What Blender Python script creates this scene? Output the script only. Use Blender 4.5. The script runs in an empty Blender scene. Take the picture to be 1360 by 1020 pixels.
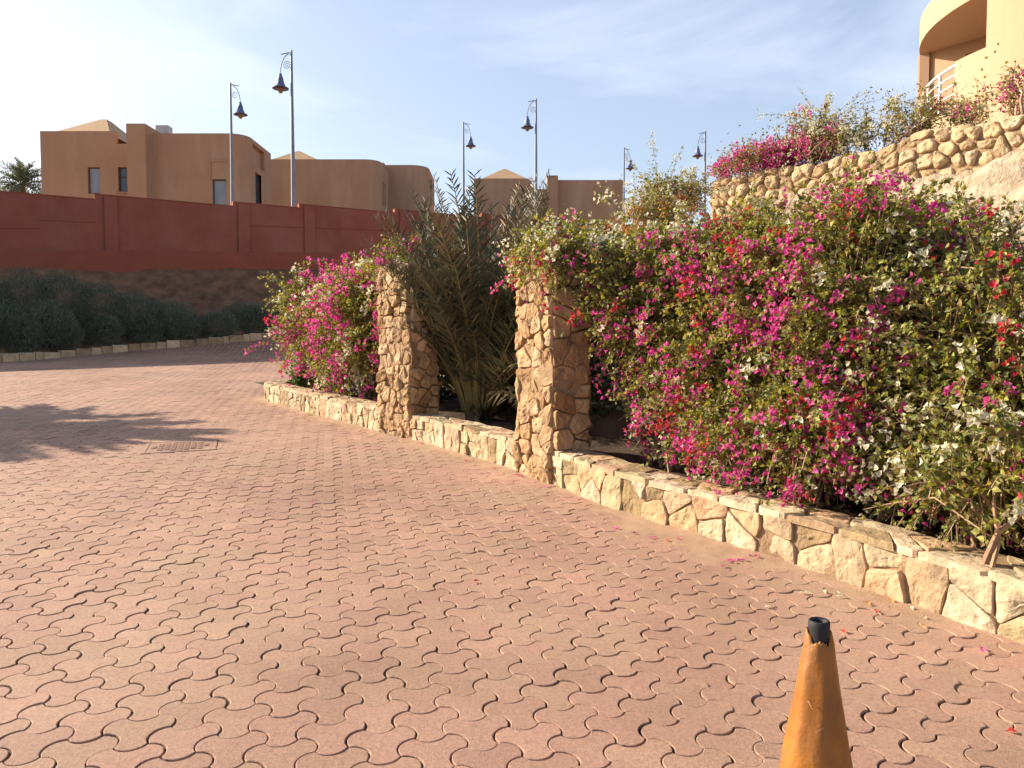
import bpy, math, random
import numpy as np
from mathutils import Matrix, Vector

random.seed(7)
RNG = np.random.default_rng(7)
SC = bpy.context.scene
COL = SC.collection

# ------------------------------------------------------------------ camera
CAM_H, FPX, PITCH = 1.5, 1021.0, math.radians(2.75)
cd = bpy.data.cameras.new("camera"); cam = bpy.data.objects.new("camera", cd); COL.objects.link(cam)
cam.location = (0, 0, CAM_H); cam.rotation_euler = (math.pi / 2 - PITCH, 0, 0)
cd.sensor_width = 36.0; cd.lens = 36.0 * FPX / 1360.0; cd.clip_start = 0.05; cd.clip_end = 3000
SC.camera = cam

# ------------------------------------------------------------------ light
SUN_ELEV = math.radians(25.0)
SUN_AZ = math.radians(160.0)          # direction towards the sun, counter-clockwise from +X
to_sun = Vector((math.cos(SUN_AZ) * math.cos(SUN_ELEV), math.sin(SUN_AZ) * math.cos(SUN_ELEV), math.sin(SUN_ELEV)))
sl = bpy.data.lights.new("sun", 'SUN'); sl.energy = 5.0; sl.angle = math.radians(0.5); sl.color = (1.0, 0.86, 0.68)
so = bpy.data.objects.new("sun", sl); COL.objects.link(so); so.location = (-40, 20, 40)
so.rotation_euler = to_sun.to_track_quat('Z', 'Y').to_euler()

world = bpy.data.worlds.new("World"); SC.world = world; world.use_nodes = True
wn, wl = world.node_tree.nodes, world.node_tree.links
wn.clear()
sky = wn.new('ShaderNodeTexSky'); sky.sky_type = 'NISHITA'; sky.sun_disc = False
sky.sun_elevation = SUN_ELEV
sky.sun_rotation = math.pi / 2 - SUN_AZ
sky.air_density = 1.0; sky.dust_density = 2.2; sky.ozone_density = 1.3
bg = wn.new('ShaderNodeBackground'); bg.inputs['Strength'].default_value = 0.095
wo = wn.new('ShaderNodeOutputWorld')
tc = wn.new('ShaderNodeTexCoord')
mp = wn.new('ShaderNodeMapping'); mp.inputs['Rotation'].default_value = (0.0, 0.55, 0.5); mp.inputs['Scale'].default_value = (1.1, 3.0, 4.6)
nz = wn.new('ShaderNodeTexNoise'); nz.inputs['Scale'].default_value = 1.7; nz.inputs['Detail'].default_value = 9; nz.inputs['Roughness'].default_value = 0.55
nz.inputs['Distortion'].default_value = 0.5
rp = wn.new('ShaderNodeValToRGB'); rp.color_ramp.elements[0].position = 0.44; rp.color_ramp.elements[1].position = 0.8
rp.color_ramp.elements[0].color = (0.26, 0.26, 0.26, 1); rp.color_ramp.elements[1].color = (1, 1, 1, 1)
mx = wn.new('ShaderNodeMix'); mx.data_type = 'RGBA'; mx.inputs['B'].default_value = (5.0, 5.4, 6.5, 1)
wl.new(tc.outputs['Generated'], mp.inputs['Vector']); wl.new(mp.outputs['Vector'], nz.inputs['Vector'])
wl.new(nz.outputs['Fac'], rp.inputs['Fac']); # the haze and thin cirrus lie low over the horizon; the sky overhead is clear
sx_ = wn.new('ShaderNodeSeparateXYZ'); wl.new(tc.outputs['Generated'], sx_.inputs['Vector'])
hz_ = wn.new('ShaderNodeMapRange'); hz_.interpolation_type = 'SMOOTHSTEP'; hz_.inputs['From Min'].default_value = 0.36; hz_.inputs["From Max"].default_value = 0.62
hz_.inputs['To Min'].default_value = 1.0; hz_.inputs['To Max'].default_value = 0.0; wl.new(sx_.outputs['Z'], hz_.inputs['Value'])
hm_ = wn.new('ShaderNodeMath'); hm_.operation = 'MULTIPLY'; wl.new(rp.outputs['Color'], hm_.inputs[0]); wl.new(hz_.outputs['Result'], hm_.inputs[1])
wl.new(hm_.outputs['Value'], mx.inputs['Factor'])
wl.new(sky.outputs['Color'], mx.inputs['A']); wl.new(mx.outputs['Result'], bg.inputs['Color'])
wl.new(bg.outputs['Background'], wo.inputs['Surface'])

SC.view_settings.view_transform = 'Standard'; SC.view_settings.look = 'None'
SC.view_settings.exposure = 1.13; SC.view_settings.gamma = 1.0
SC.render.engine = 'CYCLES'
SC.cycles.max_bounces = 6; SC.cycles.diffuse_bounces = 3; SC.cycles.transparent_max_bounces = 4
SC.cycles.use_denoising = True

# ------------------------------------------------------------------ helpers: noise, projection
def vhash(ix, iy, iz, seed):
    h = (ix * 374761393 + iy * 668265263 + iz * 2147483647 + seed * 974634777) & 0xFFFFFFFF
    h = ((h ^ (h >> 13)) * 1274126177) & 0xFFFFFFFF
    h = (h ^ (h >> 16)) & 0xFFFF
    return h / 65535.0

def vnoise(p, seed=0):
    p = np.asarray(p, float); i = np.floor(p).astype(np.int64); f = p - i; f = f * f * (3 - 2 * f)
    r = 0
    for dx in (0, 1):
        wx = f[..., 0] if dx else 1 - f[..., 0]
        for dy in (0, 1):
            wy = f[..., 1] if dy else 1 - f[..., 1]
            for dz in (0, 1):
                wz = f[..., 2] if dz else 1 - f[..., 2]
                r = r + wx * wy * wz * vhash(i[..., 0] + dx, i[..., 1] + dy, i[..., 2] + dz, seed)
    return r * 2 - 1

def fbm(p, octaves=4, seed=0):
    p = np.asarray(p, float); a, s, r = 1.0, 1.0, 0
    for k in range(octaves):
        r = r + a * vnoise(p * s, seed + k); a *= 0.5; s *= 2.03
    return r

def G(x, y):
    """height of the road surface"""
    x = np.asarray(x, float); y = np.asarray(y, float)
    e = np.clip(y - 21, 0, 9)
    z = 0.048 * np.minimum(y, 60) + 0.012 * e * e + 0.1 * np.clip(y - 30, 0, 30)
    return z + 0.012 * np.sin(x * 1.1 + 0.6 * y) * np.sin(0.9 * y - 0.4 * x) * np.clip(1 - y / 25, 0, 1)

def pdir(px, py):
    u, v = (px - 680) / FPX, (510 - py) / FPX
    return np.array([u, math.cos(PITCH) + v * math.sin(PITCH), -math.sin(PITCH) + v * math.cos(PITCH)])

def at(px, py, Y):
    d = pdir(px, py); return np.array([0, 0, CAM_H]) + d * (Y / d[1])

def gp(px, py):
    d = pdir(px, py); t = 0.5
    for _ in range(6000):
        p = np.array([0, 0, CAM_H]) + d * t
        if p[2] < float(G(p[0], p[1])): break
        t += 0.005
    return p

def unit(v):
    v = np.asarray(v, float); return v / np.maximum(np.linalg.norm(v, axis=-1, keepdims=True), 1e-9)

# ------------------------------------------------------------------ helpers: meshes
class MB:
    def __init__(self): self.v, self.f, self.n = [], [], 0
    def add(self, verts, faces, mat=0):
        verts = np.asarray(verts, float).reshape(-1, 3)
        faces = np.asarray(faces, np.int64)
        self.v.append(verts); self.f.append((faces + self.n, mat)); self.n += len(verts)
    def poly(self, verts, mat=0):
        self.add(verts, np.arange(len(verts))[None], mat)
    def box(self, a, b, mat=0):
        x0, y0, z0 = a; x1, y1, z1 = b
        v = [(x0,y0,z0),(x1,y0,z0),(x1,y1,z0),(x0,y1,z0),(x0,y0,z1),(x1,y0,z1),(x1,y1,z1),(x0,y1,z1)]
        self.add(v, [(3,2,1,0),(4,5,6,7),(0,1,5,4),(1,2,6,5),(2,3,7,6),(3,0,4,7)], mat)
    def obox(self, c, ax, ay, az, mat=0):
        c, ax, ay, az = map(np.asarray, (c, ax, ay, az))
        v = [c + i*ax + j*ay + k*az for k in (-1,1) for i, j in ((-1,-1),(1,-1),(1,1),(-1,1))]
        self.add(v, [(3,2,1,0),(4,5,6,7),(0,1,5,4),(1,2,6,5),(2,3,7,6),(3,0,4,7)], mat)
    def tube(self, pts, rad, n=6, mat=0, cap=True):
        pts = np.asarray(pts, float); m = len(pts); rad = np.broadcast_to(np.asarray(rad, float), (m,))
        t = unit(np.gradient(pts, axis=0))
        ref = np.where(np.abs(t[:, 2:3]) > 0.9, np.array([[1.0, 0, 0]]), np.array([[0, 0, 1.0]]))
        a = unit(np.cross(t, ref)); b = np.cross(t, a)
        for i in range(1, m):
            if np.dot(a[i], a[i-1]) < 0: a[i] = -a[i]; b[i] = -b[i]
        th = np.arange(n) * 2 * math.pi / n
        v = pts[:, None] + rad[:, None, None] * (np.cos(th)[None, :, None] * a[:, None] + np.sin(th)[None, :, None] * b[:, None])
        i, j = np.meshgrid(np.arange(m-1), np.arange(n), indexing='ij'); j2 = (j + 1) % n
        f = np.stack([i*n+j, i*n+j2, (i+1)*n+j2, (i+1)*n+j], -1).reshape(-1, 4)
        self.add(v.reshape(-1, 3), f, mat)
        if cap:
            self.poly(v[0][::-1], mat); self.poly(v[-1], mat)
    def lathe(self, prof, c=(0,0,0), n=24, mat=0):
        prof = np.asarray(prof, float); m = len(prof); th = np.arange(n) * 2 * math.pi / n
        v = np.stack([prof[:, None, 0]*np.cos(th), prof[:, None, 0]*np.sin(th), np.repeat(prof[:, 1:2], n, 1)], -1) + np.asarray(c)
        i, j = np.meshgrid(np.arange(m-1), np.arange(n), indexing='ij'); j2 = (j + 1) % n
        self.add(v.reshape(-1, 3), np.stack([i*n+j, i*n+j2, (i+1)*n+j2, (i+1)*n+j], -1).reshape(-1, 4), mat)
    def grid(self, P, mat=0):
        a, b = P.shape[:2]
        i, j = np.meshgrid(np.arange(a-1), np.arange(b-1), indexing='ij')
        self.add(P.reshape(-1, 3), np.stack([i*b+j, (i+1)*b+j, (i+1)*b+j+1, i*b+j+1], -1).reshape(-1, 4), mat)
    def build(self, name, mats, parent=None, smooth=False):
        if not isinstance(mats, (list, tuple)): mats = [mats]
        V = np.concatenate(self.v)
        loops, starts, mi, s = [], [], [], 0
        for f, m in self.f:
            k = f.shape[1]; loops.append(f.ravel()); starts.append(s + np.arange(len(f)) * k); s += f.size; mi.append(np.full(len(f), m))
        loops = np.concatenate(loops); starts = np.concatenate(starts); mi = np.concatenate(mi)
        me = bpy.data.meshes.new(name)
        me.vertices.add(len(V)); me.vertices.foreach_set('co', V.astype(np.float32).ravel())
        me.loops.add(len(loops)); me.loops.foreach_set('vertex_index', loops.astype(np.int32))
        me.polygons.add(len(starts)); me.polygons.foreach_set('loop_start', starts.astype(np.int32))
        me.polygons.foreach_set('material_index', mi.astype(np.int32))
        me.polygons.foreach_set('use_smooth', np.full(len(starts), bool(smooth)))
        for m in mats: me.materials.append(m)
        me.update(calc_edges=True)
        o = bpy.data.objects.new(name, me); COL.objects.link(o)
        if parent is not None:
            o.parent = parent; o.matrix_parent_inverse = Matrix.Translation(-parent.location)
        return o

def tag(o, label=None, cat=None, group=None, kind=None):
    if label: o['label'] = label
    if cat: o['category'] = cat
    if group: o['group'] = group
    if kind: o['kind'] = kind
    return o

def thing(name, label, cat, loc, group=None):
    o = bpy.data.objects.new(name, None); COL.objects.link(o); o.location = Vector([float(c) for c in loc]); o.empty_display_size = 0.2
    return tag(o, label, cat, group)

def copy_tree(o, parent=None):
    c = o.copy(); COL.objects.link(c)
    if parent is not None: c.parent = parent
    for ch in o.children: copy_tree(ch, c)
    return c

# ------------------------------------------------------------------ helpers: materials
def pmat(name, base, dark=None, nscale=3.0, island=0.0, bump=0.0, bscale=20.0, rough=0.85, spec=0.25, trans=0.0, hue=0.0,
         stain=None, metal=0.0, detail=6, mapping=None, ramp=None, tcol=None, speck=0.0, bdist=0.02):
    m = bpy.data.materials.new(name); m.use_nodes = True
    n, l = m.node_tree.nodes, m.node_tree.links; n.clear()
    out = n.new('ShaderNodeOutputMaterial'); p = n.new('ShaderNodeBsdfPrincipled')
    p.inputs['Roughness'].default_value = rough; p.inputs['Specular IOR Level'].default_value = spec; p.inputs['Metallic'].default_value = metal
    t = n.new('ShaderNodeTexCoord'); vec = t.outputs['Object']
    if mapping:
        mpp = n.new('ShaderNodeMapping'); mpp.inputs['Scale'].default_value = mapping; l.new(vec, mpp.inputs['Vector']); vec = mpp.outputs['Vector']
    x = n.new('ShaderNodeTexNoise'); x.inputs['Scale'].default_value = nscale; x.inputs['Detail'].default_value = detail; x.inputs['Roughness'].default_value = 0.6
    l.new(vec, x.inputs['Vector'])
    dark = dark or tuple(c * 0.75 for c in base)
    if ramp:
        geo = n.new('ShaderNodeNewGeometry')
        r0 = n.new('ShaderNodeValToRGB'); r0.color_ramp.interpolation = 'LINEAR'
        els = r0.color_ramp.elements
        els[0].position, els[0].color = 0.0, (*ramp[0], 1); els[1].position, els[1].color = 1.0, (*ramp[-1], 1)
        for q, c in enumerate(ramp[1:-1]):
            e = els.new((q + 1) / (len(ramp) - 1)); e.color = (*c, 1)
        l.new(geo.outputs['Random Per Island'], r0.inputs['Fac']); basecol = r0.outputs['Color']
        mm = n.new('ShaderNodeMix'); mm.data_type = 'RGBA'; mm.blend_type = 'MULTIPLY'; mm.inputs['Factor'].default_value = 1
        r = n.new('ShaderNodeMapRange'); r.inputs['From Min'].default_value = 0.3; r.inputs['From Max'].default_value = 0.7
        r.inputs['To Min'].default_value = 0.72; r.inputs['To Max'].default_value = 1.18
        l.new(x.outputs['Fac'], r.inputs['Value']); l.new(basecol, mm.inputs['A']); l.new(r.outputs['Result'], mm.inputs['B']); col = mm.outputs['Result']
    else:
        r = n.new('ShaderNodeMix'); r.data_type = 'RGBA'; r.inputs['A'].default_value = (*dark, 1); r.inputs['B'].default_value = (*base, 1)
        mr = n.new('ShaderNodeMapRange'); mr.inputs['From Min'].default_value = 0.32; mr.inputs['From Max'].default_value = 0.66
        l.new(x.outputs['Fac'], mr.inputs['Value']); l.new(mr.outputs['Result'], r.inputs['Factor']); col = r.outputs['Result']
    if island:
        geo = n.new('ShaderNodeNewGeometry'); hs = n.new('ShaderNodeHueSaturation')
        mr2 = n.new('ShaderNodeMapRange'); mr2.inputs['To Min'].default_value = 1 - island; mr2.inputs['To Max'].default_value = 1 + island
        l.new(geo.outputs['Random Per Island'], mr2.inputs['Value']); l.new(mr2.outputs['Result'], hs.inputs['Value'])
        if hue:
            w = n.new('ShaderNodeTexWhiteNoise'); w.noise_dimensions = '1D'; l.new(geo.outputs['Random Per Island'], w.inputs['W'])
            mr3 = n.new('ShaderNodeMapRange'); mr3.inputs['To Min'].default_value = 0.5 - hue; mr3.inputs['To Max'].default_value = 0.5 + hue
            l.new(w.outputs['Value'], mr3.inputs['Value']); l.new(mr3.outputs['Result'], hs.inputs['Hue'])
        l.new(col, hs.inputs['Color']); col = hs.outputs['Color']
    if stain:
        sc, scol, amt = stain
        x2 = n.new('ShaderNodeTexNoise'); x2.inputs['Scale'].default_value = 1.0; x2.inputs['Detail'].default_value = 8; x2.inputs['Roughness'].default_value = 0.65
        mp2 = n.new('ShaderNodeMapping'); mp2.inputs['Scale'].default_value = sc; l.new(t.outputs['Object'], mp2.inputs['Vector']); l.new(mp2.outputs['Vector'], x2.inputs['Vector'])
        mr4 = n.new('ShaderNodeMapRange'); mr4.inputs['From Min'].default_value = 0.5; mr4.inputs['From Max'].default_value = 0.72; mr4.inputs['To Max'].default_value = amt
        l.new(x2.outputs['Fac'], mr4.inputs['Value'])
        r2 = n.new('ShaderNodeMix'); r2.data_type = 'RGBA'; r2.inputs['B'].default_value = (*scol, 1)
        l.new(mr4.outputs['Result'], r2.inputs['Factor']); l.new(col, r2.inputs['A']); col = r2.outputs['Result']
    if speck:
        xs_ = n.new('ShaderNodeTexNoise'); xs_.inputs['Scale'].default_value = 70; xs_.inputs['Detail'].default_value = 6; xs_.inputs['Roughness'].default_value = 0.8; l.new(t.outputs['Object'], xs_.inputs['Vector'])
        ms_ = n.new('ShaderNodeMapRange'); ms_.inputs['From Min'].default_value = 0.3; ms_.inputs['From Max'].default_value = 0.7
        ms_.inputs['To Min'].default_value = 1 - speck; ms_.inputs['To Max'].default_value = 1 + speck; l.new(xs_.outputs['Fac'], ms_.inputs['Value'])
        mk_ = n.new('ShaderNodeMix'); mk_.data_type = 'RGBA'; mk_.blend_type = 'MULTIPLY'; mk_.inputs['Factor'].default_value = 1
        l.new(col, mk_.inputs['A']); l.new(ms_.outputs['Result'], mk_.inputs['B']); col = mk_.outputs['Result']
    l.new(col, p.inputs['Base Color'])
    if bump:
        b = n.new('ShaderNodeBump'); b.inputs['Strength'].default_value = bump; b.inputs['Distance'].default_value = bdist
        xb = n.new('ShaderNodeTexNoise'); xb.inputs['Scale'].default_value = bscale; xb.inputs['Detail'].default_value = 8; xb.inputs['Roughness'].default_value = 0.65
        l.new(t.outputs['Object'], xb.inputs['Vector']); l.new(xb.outputs['Fac'], b.inputs['Height']); l.new(b.outputs['Normal'], p.inputs['Normal'])
    sh = p.outputs['BSDF']
    if trans:
        tr = n.new('ShaderNodeBsdfTranslucent'); ms = n.new('ShaderNodeMixShader'); ms.inputs['Fac'].default_value = trans
        if tcol:
            gm = n.new('ShaderNodeMix'); gm.data_type = 'RGBA'; gm.blend_type = 'MULTIPLY'; gm.inputs['Factor'].default_value = 1
            gm.inputs['B'].default_value = (*tcol, 1); l.new(col, gm.inputs['A']); l.new(gm.outputs['Result'], tr.inputs['Color'])
        else: l.new(col, tr.inputs['Color'])
        l.new(sh, ms.inputs[1]); l.new(tr.outputs['BSDF'], ms.inputs[2]); sh = ms.outputs['Shader']
    l.new(sh, out.inputs['Surface'])
    return m

M = {}
M['paver'] = pmat('paver', (0.42, 0.25, 0.178), (0.3, 0.176, 0.124), 0.7, island=0.08, hue=0.006, speck=0.34, bump=0.3, bscale=160, rough=0.8, spec=0.3,
                  stain=((0.8, 0.8, 0.8), (0.36, 0.25, 0.165), 0.8))
M['joint'] = pmat('joint_sand', (0.13, 0.08, 0.05), (0.045, 0.03, 0.02), 2.5, bump=0.5, bscale=120, rough=0.95)
M['sand'] = pmat('sand', (0.42, 0.28, 0.18), (0.3, 0.19, 0.12), 6, bump=0.5, bscale=90, rough=0.95)
M['soil'] = pmat('soil', (0.25, 0.13, 0.075), (0.11, 0.06, 0.035), 2.2, bump=0.9, bscale=9, rough=0.95)
M['bed'] = pmat('shaded_bed_soil', (0.1, 0.06, 0.04), (0.05, 0.03, 0.02), 4, bump=0.9, bscale=20, rough=0.95)  # bed soil colour darkened to paint in the deep shade under the hedge
M['flag'] = pmat('limestone_flag', None or (0.6, 0.45, 0.27), (0.42, 0.28, 0.15), 7, island=0.2, hue=0.012, bump=0.8, bscale=22, rough=0.85,
                 ramp=[(0.36, 0.24, 0.13), (0.45, 0.33, 0.19), (0.5, 0.39, 0.25), (0.54, 0.44, 0.3), (0.44, 0.27, 0.15), (0.52, 0.41, 0.27)])
M['rubble'] = pmat('rubble_stone', (0.5, 0.32, 0.17), None, 6, island=0.15, bump=0.9, bscale=26, rough=0.9,
                   ramp=[(0.34, 0.19, 0.09), (0.41, 0.26, 0.13), (0.46, 0.31, 0.17), (0.37, 0.22, 0.11), (0.47, 0.34, 0.2)])
M['field'] = pmat('field_stone', (0.6, 0.44, 0.26), None, 5, island=0.14, bump=0.7, bscale=16, rough=0.9,
                  ramp=[(0.39, 0.26, 0.14), (0.46, 0.33, 0.19), (0.5, 0.38, 0.24), (0.42, 0.28, 0.15), (0.48, 0.35, 0.2)])
M['mortar'] = pmat('mortar', (0.36, 0.24, 0.14), (0.24, 0.15, 0.085), 9, bump=0.8, bscale=40, rough=0.95)
M['rock'] = pmat('rock', (0.54, 0.43, 0.31), (0.34, 0.24, 0.15), 1.8, bump=1.0, bscale=9, bdist=0.1, rough=0.95, mapping=(1, 1, 3))
M['redwall'] = pmat('red_render', (0.31, 0.1, 0.06), (0.25, 0.08, 0.05), 1.2, bump=0.25, bscale=30, rough=0.9, stain=((0.5, 0.5, 0.25), (0.33, 0.14, 0.095), 0.8))
M['redband'] = pmat('red_plinth_render', (0.3, 0.09, 0.052), (0.25, 0.074, 0.045), 1.5, bump=0.25, bscale=30, rough=0.9)
M['ochre'] = pmat('ochre_render', (0.43, 0.25, 0.145), (0.385, 0.22, 0.125), 0.5, bump=0.15, bscale=20, rough=0.9, stain=((0.7, 0.7, 0.12), (0.5, 0.33, 0.215), 0.75))
M['roof'] = pmat('roof_render', (0.56, 0.36, 0.2), (0.5, 0.31, 0.17), 0.8, rough=0.9)
M['coping'] = pmat('dark_coping', (0.16, 0.09, 0.06), None, 2, rough=0.9)
M['villa'] = pmat('villa_render', (0.47, 0.315, 0.2), (0.45, 0.295, 0.185), 0.7, bump=0.12, bscale=25, rough=0.9)
M['white'] = pmat('white_paint', (0.78, 0.77, 0.74), None, 4, rough=0.5)
M['frame'] = pmat('brown_frame', (0.12, 0.065, 0.04), None, 4, rough=0.6)
M['glass'] = pmat('window_glass', (0.06, 0.075, 0.09), (0.05, 0.06, 0.075), 1, rough=0.12, spec=0.6)
M['curtain'] = pmat('curtain_glass', (0.27, 0.29, 0.31), (0.22, 0.24, 0.26), 1, rough=0.3, spec=0.5)
M['pole'] = pmat('grey_blue_paint', (0.2, 0.22, 0.27), None, 3, rough=0.45, spec=0.5)
M['bell'] = pmat('blue_grey_shade', (0.12, 0.155, 0.29), (0.09, 0.11, 0.2), 6, rough=0.4, spec=0.5)
M['globe'] = pmat('amber_glass', (0.45, 0.28, 0.17), None, 5, rough=0.3, trans=0.4)
M['bark'] = pmat('bark', (0.26, 0.17, 0.1), (0.14, 0.09, 0.055), 8, bump=0.6, bscale=30, rough=0.95)
M['twig'] = pmat('twig', (0.4, 0.26, 0.16), (0.2, 0.12, 0.075), 9, island=0.3, rough=0.9)
M['leaf'] = pmat('bougainvillea_leaf', (0.1, 0.13, 0.03), None, 8, rough=0.55, spec=0.35, trans=0.32, tcol=(1.7, 1.5, 0.5),
                 ramp=[(0.06, 0.09, 0.02), (0.15, 0.18, 0.035), (0.25, 0.27, 0.06), (0.34, 0.33, 0.08), (0.16, 0.17, 0.05), (0.32, 0.2, 0.1)])
M['pink'] = pmat('pink_bract', (0.6, 0.05, 0.28), None, 12, rough=0.65, trans=0.4,
                 ramp=[(0.6, 0.035, 0.2), (0.7, 0.055, 0.34), (0.74, 0.11, 0.44), (0.64, 0.07, 0.26), (0.76, 0.25, 0.42)])
M['red'] = pmat('red_bract', (0.6, 0.03, 0.07), None, 12, rough=0.65, trans=0.4, ramp=[(0.5, 0.02, 0.07), (0.62, 0.035, 0.06), (0.66, 0.08, 0.06), (0.55, 0.03, 0.13)])
M['cream'] = pmat('cream_bract', (0.78, 0.74, 0.55), None, 12, rough=0.65, trans=0.35, ramp=[(0.7, 0.65, 0.42), (0.8, 0.77, 0.62), (0.74, 0.72, 0.5), (0.8, 0.74, 0.58), (0.62, 0.62, 0.34)])
M['orange'] = pmat('orange_bract', (0.7, 0.3, 0.06), None, 12, rough=0.65, trans=0.35, ramp=[(0.66, 0.24, 0.05), (0.75, 0.36, 0.08), (0.6, 0.25, 0.12)])
M['palm'] = pmat('palm_leaflet', (0.08, 0.1, 0.05), None, 5, rough=0.5, spec=0.5, trans=0.12, ramp=[(0.035, 0.042, 0.02), (0.055, 0.062, 0.03), (0.08, 0.085, 0.042), (0.11, 0.095, 0.045)])  # leaflet tones darkened to paint in the shade the big clump stands in
M['palmfar'] = pmat('palm_leaflet_backlit', (0.16, 0.19, 0.11), None, 5, rough=0.5, trans=0.3, ramp=[(0.13, 0.16, 0.09), (0.18, 0.21, 0.12), (0.24, 0.26, 0.16)])  # lighter leaflet colours paint in the backlight on the far crown
M['palmdry'] = pmat('palm_leaflet_dry', (0.28, 0.18, 0.07), None, 5, rough=0.6, trans=0.15, ramp=[(0.14, 0.1, 0.05), (0.2, 0.145, 0.07), (0.26, 0.2, 0.11)])
M['rachis'] = pmat('palm_rachis', (0.24, 0.18, 0.06), (0.14, 0.12, 0.04), 6, rough=0.6)
M['shrub'] = pmat('grey_green_leaf', (0.1, 0.135, 0.105), None, 6, rough=0.8, trans=0.1, ramp=[(0.08, 0.1, 0.065), (0.13, 0.155, 0.105), (0.19, 0.21, 0.15), (0.11, 0.125, 0.075)])
M['green'] = pmat('bright_leaf', (0.1, 0.2, 0.03), None, 6, rough=0.5, trans=0.3, ramp=[(0.06, 0.14, 0.02), (0.11, 0.22, 0.03), (0.16, 0.26, 0.05)])
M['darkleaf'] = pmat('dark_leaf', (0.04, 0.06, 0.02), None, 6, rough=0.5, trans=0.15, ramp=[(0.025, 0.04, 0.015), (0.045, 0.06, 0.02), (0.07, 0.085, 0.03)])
M['cone'] = pmat('faded_orange_plastic', (0.36, 0.135, 0.015), (0.23, 0.08, 0.012), 9, bump=0.3, bscale=14, rough=0.5, spec=0.4, stain=((14, 14, 5), (0.2, 0.1, 0.045), 0.8))
M['rubber'] = pmat('black_rubber', (0.025, 0.025, 0.027), None, 12, rough=0.6)
M['tear'] = pmat('torn_plastic', (0.55, 0.3, 0.16), None, 30, rough=0.8)
M['iron'] = pmat('dusty_iron', (0.4, 0.25, 0.185), (0.3, 0.18, 0.13), 14, bump=0.5, bscale=60, rough=0.8)
M['kerb'] = pmat('kerb_stone', (0.45, 0.33, 0.21), None, 6, island=0.15, bump=0.6, bscale=20, rough=0.9, ramp=[(0.36, 0.25, 0.15), (0.47, 0.34, 0.21), (0.52, 0.4, 0.26)])
M['steel'] = pmat('white_steel', (0.75, 0.74, 0.72), None, 4, rough=0.4)
M['acbox'] = pmat('ac_casing', (0.55, 0.53, 0.5), None, 4, rough=0.6)

# ------------------------------------------------------------------ the low wall's line on the ground
WPX = [(1340,847),(1236,811),(1142,778),(1064,752),(977,726),(934,711),(875,695),(789,665),(738,643),(691,625),(640,610),(548,583),(507,573),(430,553),(352,532)]
pts = [gp(*q)[:2] for q in WPX]
d0 = unit(pts[0] - pts[3])
pts = [pts[0] + d0 * 7.0, pts[0] + d0 * 3.5, pts[0] + d0*1.5] + pts
e = unit(pts[-1] - pts[-3]); ne = np.array([e[1], -e[0]])
pts += [pts[-1] + e*0.28 + ne*0.12, pts[-1] + e*0.42 + ne*0.4, pts[-1] + e*0.5 + ne*1.2, pts[-1] + e*0.55 + ne*3.2]
pts = np.array(pts)
cs = np.r_[0, np.cumsum(np.linalg.norm(np.diff(pts, axis=0), axis=1))]
SS = np.linspace(0, cs[-1], 1200)
PX = np.interp(SS, cs, pts[:, 0]); PY = np.interp(SS, cs, pts[:, 1])
ker = np.hanning(41); ker /= ker.sum()
def smo(a): return np.convolve(np.pad(a, 20, mode='reflect', reflect_type='odd'), ker, 'valid')
PX, PY = smo(PX), smo(PY)
TX, TY = np.gradient(PX, SS), np.gradient(PY, SS)
S0 = cs[3]                            # s = 0 where the wall meets the photograph's right edge region
S_END = cs[3 + len(WPX) - 1] - S0
def W(s, d):
    s = np.asarray(s, float) + S0
    x, y = np.interp(s, SS, PX), np.interp(s, SS, PY); tx, ty = np.interp(s, SS, TX), np.interp(s, SS, TY)
    ln = np.sqrt(tx*tx + ty*ty); return x + ty/ln*d, y - tx/ln*d
def WL(s, d):
    """straight (unbent) version, for the hill and things well behind the wall"""
    x0, y0 = W(0.0, 0.0); x1, y1 = W(S_END, 0.0); t = unit(np.array([x1-x0, y1-y0]))
    s = np.asarray(s, float); return x0 + t[0]*s + t[1]*d, y0 + t[1]*s - t[0]*d
def s_of(px):
    s = np.linspace(0, S_END, 600); x, y = W(s, 0.0); u = 680 + x / y * FPX
    return float(np.interp(-px, -u, s))
def wall_pt(s, d, h):
    x, y = W(s, d); xb, yb = W(s, 0.0)
    return np.stack([x, y, G(xb, yb) + h], -1)
P2R, P2L = s_of(738), s_of(691)
P1R, P1L = s_of(548), s_of(507)
print('S', S_END, P2R, P2L, P1R, P1L)

# ------------------------------------------------------------------ setting: ground, paving, bank, hill
g = MB()
xs = np.r_[-600, -200, -80, np.linspace(-40, 40, 81), 80, 200, 600]; ys = np.r_[-60, -20, np.linspace(-6, 40, 93), 60, 120, 300, 1200]
X, Y = np.meshgrid(xs, ys, indexing='ij')
g.grid(np.stack([X, Y, G(X, Y) - 0.008], -1))
tag(g.build('ground', M['joint'], smooth=True), kind='structure')

def kerb_xy(t):
    """front foot of the far kerb, t in metres from the left"""
    kp = np.array([(-24, 9.0), (-19.5, 15.6), (-16.9, 19.2), gp(0, 481.5)[:2], gp(147, 468)[:2], gp(368, 449)[:2], (-2.0, 31.0), (8.0, 34.5)])
    c = np.r_[0, np.cumsum(np.linalg.norm(np.diff(kp, axis=0), axis=1))]
    t = np.asarray(t, float)
    def f(t): return np.stack([np.interp(t, c, kp[:, 0]), np.interp(t, c, kp[:, 1])], -1)
    return sum(f(np.clip(t + q, 0, c[-1])) for q in (-1.2, -0.6, 0, 0.6, 1.2)) / 5, c[-1]
KT = np.linspace(0, 44, 300); KXY, KLEN = kerb_xy(KT)

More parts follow.
